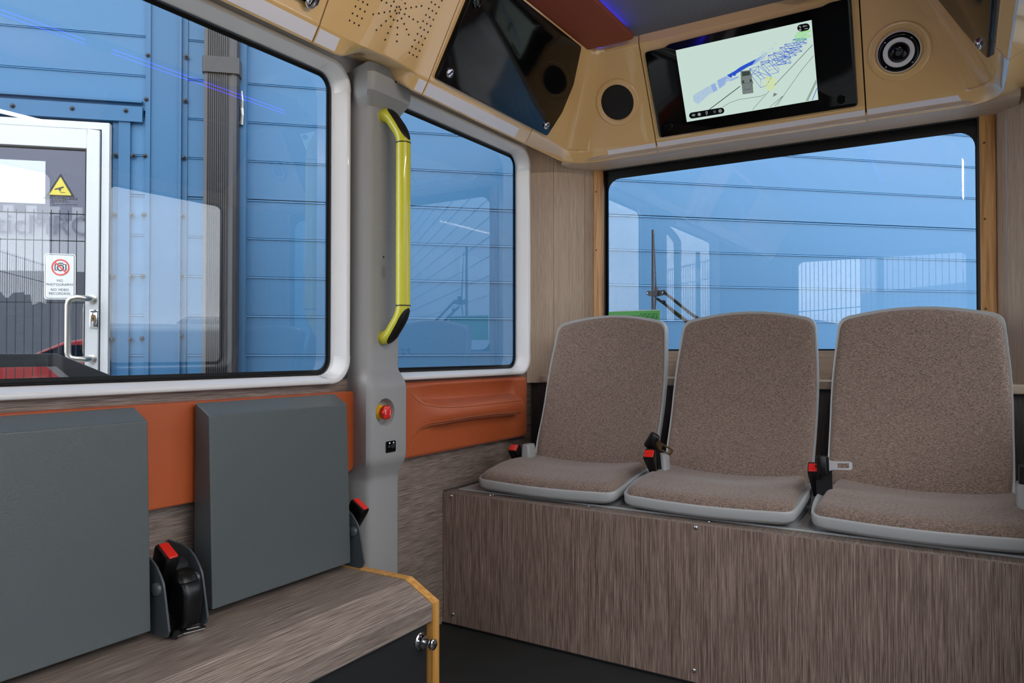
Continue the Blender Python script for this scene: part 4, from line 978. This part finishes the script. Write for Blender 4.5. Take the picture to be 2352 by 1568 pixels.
# the print stands on its head and is too small to read: rows of word-like lines, right-aligned
rows = [(721, 1470, 1511), (725.4, 1407, 1511), (728.6, 1482, 1511), (732, 1460, 1511), (735.6, 1480, 1511), (739, 1490, 1511), (743, 1470, 1511), (747, 1475, 1511)]
m = MB()
for v, a, b in rows:
    u = a
    while u < b:
        w_ = rnd.uniform(4, 12); e = min(u + w_, b); p0 = on_y(u, v, ly - .0004); p1 = on_y(e, v + .0, ly - .0004)
        m.quad((p0.x, ly - .0004, p0.z - .0012), (p1.x, ly - .0004, p0.z - .0012), (p1.x, ly - .0004, p0.z + .0012), (p0.x, ly - .0004, p0.z + .0012)); u = e + 2
o = m.build('small_print', 'print_green', lf); o['kind'] = 'stuff'

# wiper outside the back window
yw = YR + .075
def wp(zx, zy, y=yw): return on_y(1250 + zx / 3.1367, 400 + zy / 3.1367, y)
wi = thing('window_wiper', tuple(wp(795, 870)), 'black wiper with upright blade and twin arms behind the back window', 'wiper')
a, b = wp(783, 400), wp(783, 985); b = b - Vector((0, 0, .10))
MB().loft([[a + Vector((p[0], p[1], 0)) for p in rrect(.008, .010, .002, 2)], [Vector((b.x, b.y, b.z)) + Vector((p[0], p[1], 0)) for p in rrect(.011, .012, .002, 2)]]).build('blade_rubber', 'dark_metal', wi)
# perforated spine right of the blade
s0, s1 = wp(790, 430, yw - .01), wp(806, 860, yw - .014); s2 = wp(797, 985, yw - .010)
m = MB().tube([s0, wp(797, 600, yw - .012), s1, s2, s2 - Vector((.001, -.003, .06))], [.0012, .0020, .0038, .0022, .001], 8)
m.build('blade_spine', 'dark_metal', wi, smooth=60)
for zy in (690, 730, 770, 800): c = wp(799, zy, yw - .0165); MB().obox(c, (.0016, 0, 0), (0, .0004, 0), (0, 0, .0045)).build('spine_slot', 'facade_blue', wi)
pl = [wp(*q, y=yw - .020) for q in ((733, 856), (745, 838), (780, 842), (870, 832), (880, 850), (870, 868), (812, 880), (790, 884), (745, 874))]
MB().prism(pl, (0, .006, 0)).build('link_plate', 'dark_metal', wi)
MB().obox(wp(808, 845, yw - .024), (.0055, 0, 0), (0, .010, 0), (0, 0, .019)).build('pivot_block', 'dark_metal', wi, bevel=.002)
for q in ((747, 857), (857, 853), (817, 853)): MB().lathe(wp(*q, y=yw - .021), (0, -1, 0), [(.0035, 0), (.0030, .003), (.0, .0036)], 12).build('rivet', 'screw_steel', wi, smooth=60)
def arm(zs, w_, name='wiper_arm', mat='black_frit'):
    P_ = [wp(*z_, y=yw - .022) for z_ in zs]; P_.append(P_[-1] + (P_[-1] - P_[-2]).normalized() * .14)
    MB().tube(P_, w_, 8).build(name, mat, wi, smooth=60)
arm([(862, 848), (1045, 995), (1140, 1062)], [.006, .006, .0075, .008])
arm([(812, 896), (860, 928), (935, 990), (1050, 1078)], [.005, .0055, .0075, .008, .008])
MB().lathe(wp(860, 922, yw - .028), (0, -1, 0), [(.008, -.006), (.008, .002), (.005, .004)], 14).build('nozzle', 'black_frit', wi, smooth=50)
MB().obox(wp(1045, 1076, yw - .028), (.005, 0, .004), (0, .004, 0), (-.002, 0, .003)).build('chrome_clip', 'screw_steel', wi)

# ---- facade frame of reference ----
FO = FW * 3.57; FO = Vector((FO.x, FO.y, 0)); FD = (RT + FW * .2126).normalized(); FN = Vector((FD.y, -FD.x, 0)); ZV = Vector((0, 0, 1))
def F(s, z, d=0.0): return FO + FD * s + ZV * z + FN * d
def fp(u, v, d=0.0):
    p = hit(u, v, F(0, 0, d), FN) - FO; return p.dot(FD), p.z
GZ = -.30                                        # ground level
struct(MB().box(-40, 40, -40, 45, GZ - .1, GZ).build('ground', 'bounce_ground'))
bd = thing('blue_hall', tuple(F(0, GZ)), 'large hall clad in blue horizontal metal panels beyond all the windows', 'building')
def fbox(m, s0, s1, z0, z1, d0, d1): return m.add([F(s, z, d) for s in (s0, s1) for d in (d0, d1) for z in (z0, z1)], [(0, 1, 3, 2), (4, 6, 7, 5), (0, 4, 5, 1), (2, 3, 7, 6), (0, 2, 6, 4), (1, 5, 7, 3)])
ST = {k: (fp(u, 480)[0]) for k, u in dict(door_r=256, fl_a=262, fl_b=300, sec_b=333, flat_b=414, fl2_b=430, pipe_l=467, pipe_r=547, gap_r=556, edge_r=568).items()}
levels = [-.01 + .1765 * k for k in range(-8, 26)]
fbox(MB(), -9, 14, GZ, 6.2, -.30, -.014).build('backing_wall', 'joint_blue', bd)
def panel_col(s0, s1, zmin=GZ, zmax=6.0):
    me = None
    for k, z in enumerate(levels):
        z0, z1 = H + z, H + z + .1765
        if z1 < zmin or z0 > zmax: continue
        z0 = max(z0, zmin); z1 = min(z1, zmax); g = .0014 if (k - 11) % 6 else .0040
        A = [(z0, -.0135), (z0 + .0002, .0), (z1 - g - .0075, -.0), (z1 - g - .0065, .0045), (z1 - g, -.0020), (z1 - g, -.0135)]
        m = MB(); m.loft([[F(s0, a, b) for a, b in A], [F(s1, a, b) for a, b in A]]); m.build('panel', 'facade_blue', bd)
panel_col(ST['edge_r'], 5.5); panel_col(5.504, 13)
panel_col(ST['fl2_b'], ST['pipe_l'] + .03); panel_col(ST['fl_b'], ST['sec_b'] + .01, zmax=fp(200, 262)[1])
zl0, zl1 = fp(200, 276)[1], fp(200, 241)[1]; sl = fp(330, 265)[0]
panel_col(-8.5, ST['sec_b'], zmin=zl1 - .01)
m = MB(); fbox(m, 21, 22, GZ, 6.2, -1, 3.1); m.build('sky_block_wing', 'facade_blue', bd); fbox(MB(), 13, 21.5, GZ, 6.2, -.3, 0).build('side_wall', 'facade_blue', bd)  # end wing added out of view to keep bright sky out of pane reflections
# flashings
def flash(s0, s1, z0, z1, d, name='flashing', fold=True):
    m = fbox(MB(), s0, s1, z0, z1, -.02, d); m.build(name, 'flashing_blue', bd)
flash(ST['sec_b'], ST['flat_b'], GZ, 6, .004)
flash(ST['sec_b'] + .002, ST['sec_b'] + .022, GZ, 6, .012)
flash(ST['flat_b'] - .004, ST['flat_b'] + .006, GZ, 6, .020); flash(ST['flat_b'] + .006, ST['fl2_b'], GZ, 6, .006)
flash(ST['fl_a'] + .020, ST['fl_b'], GZ, zl0, .014); flash(ST['fl_a'] - .006, ST['fl_a'] + .020, GZ, zl0, .004)
flash(-8.5, sl, zl0, zl1, .022, 'door_lintel'); flash(-8.5, sl - .002, zl1 + .018, zl1 + .028, .024, 'door_lintel_bead')
flash(ST['gap_r'] - .03, ST['edge_r'] + .0, GZ, 6, .050, 'edge_flashing')
m0 = None
def fscrew(u, v, d=.004):
    global m0
    s, z = fp(u, v, d); c = F(s, z, d)
    if m0 is None:
        o = MB().lathe(c, FN, [(.011, -.001), (.011, .001), (.0062, .0015), (.0060, .007), (.0045, .009), (.0, .0095)], 10).build('facade_screw', 'dark_navy', bd, smooth=50); m0 = (o, c)
    else:
        o = m0[0].copy(); COL.objects.link(o); o.location = Vector(o.location) + (c - m0[1])
for u, v in ((340, 127), (336, 228), (333, 358), (331, 493), (328, 634), (326, 777), (428, 130), (426, 231), (422, 362), (418, 495), (416, 633), (415, 771), (266, 356), (262, 492), (259, 634), (257, 778), (306, 357), (301, 493), (300, 634), (298, 779), (29, 243), (166, 249), (289, 254)): fscrew(u, v, .022 if v in (243, 249, 254) else .012)

# downpipe
dpz = thing('downpipe', tuple(F(ST['pipe_l'], GZ, .06)), 'dark ribbed rectangular downpipe running down the blue hall', 'downpipe')
s0, s1 = fp(467, 500, .10)[0], fp(546, 500, .10)[0]
out_ = [(s0, .02), (s0, .105)]
n_ = 10; wp_ = (s1 - .035 - s0 - .02) / n_
for k in range(n_):
    a = s0 + .014 + wp_ * k; out_ += [(a, .112), (a + wp_ * .42, .112), (a + wp_ * .5, .105), (a + wp_ * .9, .105)]
out_ += [(s1 - .02, .112), (s1 - .006, .106), (s1, .09), (s1, .02)]
MB().loft([[F(a, z, b) for a, b in out_] for z in (GZ, 6)]).build('ribbed_pipe', 'pipe_dark', dpz)
zc = fp(510, 148, .12)[1]
MB().loft([[F((s0 + s1) / 2 + p[0], z, .063 + p[1]) for p in rrect(s1 - s0 + .014, .115, .012, 3)] for z in (zc - .035, zc + .035)]).build('pipe_clamp', 'pipe_dark', dpz)
MB().tube([F(s1 + .012, zc - .10, .09), F(s1 + .014, zc - .14, .08), F(s1 + .010, zc - .17, .07), F(s1 + .013, zc - .20, .07), F(s1 + .006, zc - .24, .06)], [.003, .005, .008, .006, .010], 7).build('sealant_bead', 'brushed_steel', dpz)
MB().tube([F(fp(553, 500, .03)[0], GZ, .03), F(fp(553, 500, .03)[0], 6, .03)], .012, 8).build('cable_conduit', 'dark_metal', dpz, smooth=60)

# ---- entrance door ----
dr = thing('entrance_door', tuple(F(-2.4, GZ, .03)), 'white framed glazed entrance door with steel handle in the blue hall', 'door')
dz1 = fp(100, 279)[1]; sr = ST['door_r']; sL = sr - 1.06; dd = .045
def fr_(m, s0, s1, z0, z1, t, d0, d1):
    fbox(m, s0, s0 + t, z0, z1, d0, d1); fbox(m, s1 - t, s1, z0, z1, d0, d1); fbox(m, s0 + t, s1 - t, z1 - t, z1, d0, d1); return m
fr_(MB(), sL, sr, GZ, dz1, .030, .0, .035).build('door_frame', 'door_white', dr)
gs1 = fp(197, 600, dd)[0]; gz1 = fp(100, 336, dd)[1]; gs0 = sL + .19; gz0 = GZ + .22
m = MB(); fbox(m, sL + .036, gs0, GZ + .02, dz1 - .036, .005, dd); fbox(m, gs1, sr - .036, GZ + .02, dz1 - .036, .005, dd); fbox(m, gs0, gs1, gz1, dz1 - .036, .005, dd); fbox(m, gs0, gs1, GZ + .02, gz0, .005, dd)
m.build('door_leaf', 'door_white', dr, bevel=.003)
fr_(MB(), sL + .028, sr - .028, GZ, dz1 - .028, .010, .0, .030).build('seal', 'dark_navy', dr)
fr_(MB(), gs0 - .002, gs1 + .002, gz0 - .002, gz1 + .002, .008, .01, .043).build('glass_seal', 'black_rubber', dr)
MB().quad(F(gs0, gz0, .030), F(gs1, gz0, .030), F(gs1, gz1, .030), F(gs0, gz1, .030)).build('door_glass', 'glass_door', dr)
fbox(MB(), sL, sr, GZ, dz1, -.021, -.019).build('dark_interior', 'grey_void', dr)
# vertical tube handle
def dtube(pts, r, nm, mat='brushed_steel'):
    MB().tube([F(s, z, d) for s, z, d in pts], r, 14).build(nm, mat, dr, smooth=60)
hs, hz1 = fp(157, 700, .13); hz0 = fp(157, 825, .13)[1]; hz1 = fp(175, 684, .13)[1]; hb = fp(213, 685, dd)[0]
pth = [(hb, hz1, dd)] + [(hb + (hs - hb) * .05, hz1, .10)] + [(hs + .03, hz1, .13), (hs + .012, hz1 - .004, .132), (hs + .003, hz1 - .014, .133), (hs, hz1 - .03, .133)]
pz = [(hs, hz0 + .03, .133), (hs + .003, hz0 + .014, .133), (hs + .012, hz0 + .004, .132), (hs + .03, hz0, .13), (hb + (hs - hb) * .05, hz0, .10), (hb, hz0, dd)]
dtube(pth + pz, .0125, 'pull_handle')
for z in (hz1, hz0): MB().lathe(F(hb, z, dd), FN, [(.018, 0), (.018, .006), (.014, .008)], 18).build('handle_rose', 'brushed_steel', dr, smooth=50)
is_ = fp(189, 740, -.0)[0]
dtube([(is_ + .02, hz1 - .03, -.005), (is_, hz1 - .05, -.005), (is_ - .003, hz1 - .08, -.005), (is_ - .003, hz0 + .08, -.005), (is_, hz0 + .05, -.005), (is_ + .02, hz0 + .03, -.005)], .010, 'inner_handle')
ks, kz = fp(217, 732, dd); kh = .036; 
MB().loft([[F(ks + p[0], kz + p[1], dd + d_) for p in rrect(.034 - e, .078 - e, .004, 3)] for d_, e in ((0, 0), (.006, 0), (.009, .006))]).build('lock_plate', 'chrome', dr, smooth=40)
MB().loft([[F(ks + p[0], kz + .003 + p[1], dd + .009 + d_) for p in rrect(.018, .030, .008, 4)] for d_ in (0, .005)]).build('lock_cylinder', 'brass_steel', dr)
MB().loft([[F(ks + p[0], kz + .0 + p[1], dd + .0142 + d_) for p in rrect(.004, .010, .0018, 3)] for d_ in (0, .0006)]).build('keyhole', 'hole_black', dr)
MB().loft([[F(ks + p[0], kz + .031 + p[1], dd + .009 + d_) for p in rrect(.026, .007, .002, 3)] for d_ in (0, .001)]).build('lock_slot', 'dark_metal', dr)
# paper sheet behind the glass
sa, za = fp(107, 371, .02); sb, zb2 = fp(-60, 466, .02)
ps = tag(fbox(MB(), sb, sa, fp(50, 467, .02)[1], fp(50, 369, .02)[1], .0305, .0312).build('paper_sheet', 'paper_white', org=tuple(F(sa, za, .02))), 'blank white sheet on the upper part of the entrance door glass', 'paper')
# no photography sign
sc_, zc_ = fp(138, 635, .033); wS = fp(174, 635, .033)[0] - fp(102, 635, .033)[0]; hS = fp(138, 583, .033)[1] - fp(138, 688, .033)[1]
sg = thing('door_sign', tuple(F(sc_, zc_, .033)), 'white no photography sign with crossed-out camera on the entrance door glass', 'sign')
def splate(w, h, r, d0, d1, mat, name, root, c=(0, 0)):
    MB().loft([[F(sc_ + c[0] + p[0], zc_ + c[1] + p[1], d) for p in rrect(w, h, r, 5)] for d in (d0, d1)]).build(name, mat, root)
splate(wS, hS, .012, .032, .035, 'sign_white', 'plate', sg); splate(wS - .008, hS - .008, .010, .0352, .0354, 'sign_black', 'border_line', sg); splate(wS - .012, hS - .012, .009, .0355, .0357, 'sign_white', 'face', sg)
pc_ = F(sc_ + wS * .02, zc_ + hS * .20, .036); R = wS * .29
def sring(c, r0, r1, mat, name, root, a0=0, a1=2 * PI, d=0.0, n=36):
    m = MB(); P_ = lambda r, a: c + FD * r * math.cos(a) + ZV * r * math.sin(a) + FN * d
    for k in range(n):
        a, b = a0 + (a1 - a0) * k / n, a0 + (a1 - a0) * (k + 1) / n; m.quad(P_(r0, a), P_(r1, a), P_(r1, b), P_(r0, b))
    return m.build(name, mat, root)
cam_pts = [(-.33, -.19), (-.33, .20), (-.16, .20), (-.11, .28), (.12, .28), (.17, .20), (.33, .20), (.33, -.19)]
w2 = wS * .95
P2 = [pc_ + FD * a * w2 * .55 + ZV * b * w2 * .55 + FN * .0004 for a, b in cam_pts]
MB().ribbon([P2[0] + FD * .008, P2[0], P2[1], P2[2], P2[3], P2[4], P2[5], P2[6], P2[7], P2[7] - FD * .008], .0042, FN).build('camera_symbol', 'sign_black', sg)
sring(pc_ - ZV * .002, R * .26, R * .40, 'sign_black', 'camera_lens', sg, d=.0005)
sring(pc_, R * .84, R, 'sign_red', 'prohibition_ring', sg, d=.0008)
MB().ribbon([pc_ + (-FD + ZV) * R * .66 + FN * .001, pc_ + (FD - ZV) * R * .66 + FN * .001], R * .15, FN).build('prohibition_bar', 'sign_red', sg)
k_ = hS / 105
for s_, v_ in (('NO', 644.5), ('PHOTOGRAPHY', 653.8), ('NO VIDEO', 665.5), ('RECORDING', 674.3)):
    text(s_, .0125 * k_ / .00196 if False else hS * .074, 'sign_black', sg, F(sc_ - .0, zc_ + (635 - v_) * k_, .0358), FD, ZV)
# surveillance warning triangle
tc_, tz = fp(138.5, 432, .033); sg2 = thing('warning_sign', tuple(F(tc_, tz, .033)), 'yellow triangular video surveillance warning sticker on the entrance door glass', 'sign')
a_ = fp(138.5, 397, .033)[1]; b_ = fp(138.5, 452, .033)[1]; hw = (fp(172, 452, .033)[0] - fp(104.5, 452, .033)[0]) / 2
def tri(k, d, mat, name):
    cz = b_ + (a_ - b_) / 3; pts = rounded([(0, cz + (a_ - cz) * k), (-hw * k, cz + (b_ - cz) * k), (hw * k, cz + (b_ - cz) * k)], .006 * k, 3)
    MB().add([F(tc_ + p[0], p[1], d) for p in pts], [list(range(len(pts)))]).build(name, mat, sg2)
tri(1, .0310, 'sign_black', 'black_border'); tri(.76, .0314, 'sign_yellow', 'yellow_field')
ff = lambda zx, zy: F(*fp(zx / 6.818, 330 + zy / 6.818, .0318), .0318)
m = MB(); m.add([ff(845, 708), ff(868, 722), ff(1000, 690), ff(992, 668), ff(975, 672)], [(0, 1, 2, 3, 4)]); m.add([ff(915, 712), ff(925, 735), ff(955, 728), ff(962, 705)], [(0, 1, 2, 3)])
m.ribbon([ff(940, 725), ff(944, 758), ff(1020, 765)], .0025, FN); m.build('camera_symbol', 'sign_black', sg2)
text('VIDEO SURVEILLANCE', .0135, 'sign_black', sg2, F(tc_, fp(138, 455.5, .033)[1], .0312), FD, ZV)
for v, a, b in ((460, 118, 152), (463.5, 116, 158), (470, 120, 178)):
    m = MB(); u = a
    while u < b:
        e = min(b, u + rnd.uniform(3, 8)); (x_, z_), (y_, _) = fp(u, v, .031), fp(e, v, .031); m.quad(F(x_, z_ - .0012, .0312), F(y_, z_ - .0012, .0312), F(y_, z_ + .0012, .0312), F(x_, z_ + .0012, .0312)); u = e + 1.5
    o = m.build('small_print', 'sign_black', sg2); o['kind'] = 'stuff'

# makers' marks printed on the side glass
gm = tag(MB().ribbon([Vector((XL - .0335, on_x(938.5, 805, XL - .034).y + .0045 * math.cos(a), on_x(938.5, 805, XL - .034).z + .007 * math.sin(a))) for a in [2 * PI * k / 20 for k in range(21)]], .0012, (1, 0, 0)).build('glass_mark', 'print_glass'),
         'small printed approval mark in the lower left corner of the second side window', 'glass marking')
ORG[gm.name] = (0, 0, 0)
for s_, v in (('TEMPERED GLASS', 803), ('43R  00', 807.5), ('E20  M 5', 811.3), ('DOT 877', 815)):
    text(s_, .0042, 'print_glass', gm, on_x(926, v, XL - .0333), (0, 1, 0), (0, 0, 1), 'glass_lettering')

# dark angular frame outside the first side window
xo = -1.62
fm_ = thing('outdoor_frame', (xo, .9, GZ), 'dark grey angular metal frame standing outside the first side window', 'metal frame')
def fo(zx, zy): return on_x(zx / 7.84, 780 + zy / 7.84, xo)
A0, A1, A2 = fo(-900, 330), fo(1040, 245), fo(2300, 760)
B1, B2 = fo(1020, 487), fo(1640, 745)
zt0, zlow0 = fo(500, 250).z, fo(500, 490).z
dA = (A2 - A1); A3 = A1 + dA * 1.6; A0 = Vector((xo, .30, zt0)); A1.z = zt0; B0 = Vector((xo, .30, zlow0)); B1.z = zlow0; B3 = B1 + (B2 - B1) * 2.2
B3 = Vector((xo, A3.y - .09, A3.z - .06))
MB().prism([A0, A1, A3, Vector((xo, A3.y, A3.z - .05)), B3, B1, B0], (-.045, 0, 0)).build('bent_rail', 'dark_metal', fm_, bevel=.002)
MB().box(xo - .06, xo - .03, A3.y - .04, A3.y + .01, GZ, A3.z - .01).build('leg', 'dark_navy', fm_)
pl0 = fo(10, 600); pl1 = fo(122, 600)
MB().box(xo - .07, xo - .045, pl0.y, pl1.y, GZ, zlow0 + .01).build('leg', 'dark_navy', fm_)
MB().box(xo - .05, xo - .03, .30, .34, GZ, zlow0 + .01).build('leg', 'dark_navy', fm_)

# ---- yard seen only as reflections in the panes ----
hb_ = thing('grey_hall', tuple(F(-6, GZ, 24)), 'grey clad hall with pale upper band across the yard, seen as a reflection', 'building')
fbox(MB(), -26, 16, GZ, 3.6, 24, 24.4).build('lower_cladding', 'yard_grey', hb_)
fbox(MB(), -26, 16, 3.6, 5.8, 24, 24.4).build('sign_band', 'yard_light', hb_)
fbox(MB(), -26, 16, 5.8, 8.2, 24, 24.4).build('upper_cladding', 'yard_lilac', hb_)
m = MB()
for k in range(60): s = -26 + k * .7; fbox(m, s, s + .35, 5.8 - rnd.choice((.25, .45, .6)), 5.8, 23.97, 24.0)
m.build('crenellation', 'yard_lilac', hb_)
for s in (-9, -6.5, -14): fbox(MB(), s, s + 1.1, .9, 2.1, 23.95, 24.0).build('window', 'car_black', hb_)
sv = fp(70, 520)[0]; k2 = (24 + 3.49) / 3.49
hh = CAMP - FO; cs, cd = hh.dot(FD), hh.dot(FN)
st = cs + (fp(75, 520)[0] - cs) * ((24 + cd) / cd); zt2 = H + (fp(75, 519)[1] - H) * ((24 + cd) / cd)
text('neticMRO', .95, 'yard_lilac', hb_, F(st, zt2, 23.9), FD, ZV, 'roof_sign')
fe = thing('mesh_fence', tuple(F(0, GZ, 7)), 'tall wire mesh yard fence seen as a reflection in the panes', 'fence')
m = MB()
for k in range(300): s = -13 + k * .1; fbox(m, s, s + .007, GZ, GZ + 3.0, 7, 7.007)
for z in (.3, 1.0, 1.8, 2.6, 2.95): fbox(m, -13, 17, GZ + z, GZ + z + .012, 7, 7.012)
o = m.build('wire_mesh', 'fence_wire', fe); o['kind'] = 'stuff'
for k in range(13): fbox(MB(), -13 + k * 2.5, -12.94 + k * 2.5, GZ, GZ + 3.2, 7.02, 7.08).build('fence_post', 'fence_wire', fe)
for k in range(6):
    s = 4 + k * 4.2; r = rnd.uniform(1.2, 1.7); m = MB(); c = F(s, GZ + 1.3, 11 + rnd.uniform(0, 2))
    bm = bmesh.new(); bmesh.ops.create_icosphere(bm, subdivisions=4, radius=r)
    for v in bm.verts: v.co *= 1 + .22 * math.sin(v.co.x * 7 + k) * math.sin(v.co.y * 6) + .12 * math.sin(v.co.z * 13 + v.co.x * 9)
    m.add([v.co + c for v in bm.verts], [[v.index for v in f.verts] for f in bm.faces]); bm.free()
    tr = thing('bush', tuple(c - Vector((0, 0, 1.3))), 'dark green bush behind the yard fence, ' + ('nearest the blue hall door', 'second along from the hall door', 'third along the fence', 'fourth along the fence', 'fifth along the fence', 'at the far end of the fence')[k], 'bush', 'bushes behind the yard fence')
    m.build('foliage', 'hedge_green', tr, smooth=60)
    MB().tube([c - Vector((0, 0, 1.35)), c], .08, 6).build('stem', 'pipe_dark', tr)
def car(pos, hd, mat, label, tall=0):
    """simple parked car: pos on the ground, hd heading angle"""
    t = thing('parked_car', (pos[0], pos[1], GZ), label, 'car'); h = 1.45 + tall
    e = Vector((math.cos(hd), math.sin(hd), 0)); w = Vector((-e.y, e.x, 0)); o = Vector((pos[0], pos[1], GZ))
    side = [(-2.1, .35), (-2.15, .7), (-1.95, .98), (-1.2, 1.03), (-.5, h - .1), (0.1, h), (1.1, h - .03), (1.75, 1.05), (2.1, .95), (2.15, .5), (2.05, .32)]
    low = [(-2.1, .35), (-2.15, .7), (-1.95, .98), (-1.2, 1.0), (1.75, 1.0), (2.1, .95), (2.15, .5), (2.05, .32)]
    MB().prism([o + e * a + w * -.88 + ZV * b for a, b in low], w * 1.76).build('body', mat, t, bevel=.06, seg=3)
    MB().loft([[o + e * (a * k + .2 * (1 - k)) + w * yy + ZV * b for a, b in side[3:8]] for yy, k in ((-.80, .97), (-.68, 1.0), (.68, 1.0), (.80, .97))]).build('cabin', mat, t, bevel=.04, seg=2)
    g = [(-1.05, 1.06), (-.48, h - .16), (1.0, h - .12), (1.5, 1.06)]
    for s in (-1, 1): MB().prism([o + e * a + w * s * .805 + ZV * b for a, b in g], w * s * .012).build('side_glass', 'gloss_black', t)
    for a in (-1.35, 1.35):
        for s in (-1, 1): MB().lathe(o + e * a + w * s * .78 + ZV * .32, w * s, [(.2, -.02), (.32, 0), (.32, .12), (.2, .13)], 20).build('wheel', 'black_rubber', t)
    return t
car((3.6, 4.5), math.radians(44), 'car_black', 'black car parked on the right side of the bus, seen as a reflection')
car((7.2, 7.8), math.radians(46), 'car_white', 'white car parked before the fence, seen as a reflection', .3)
cr = F(-5.5, 0, 12); car((cr.x, cr.y), math.radians(40), 'car_red', 'red car parked across the yard, seen as a reflection')
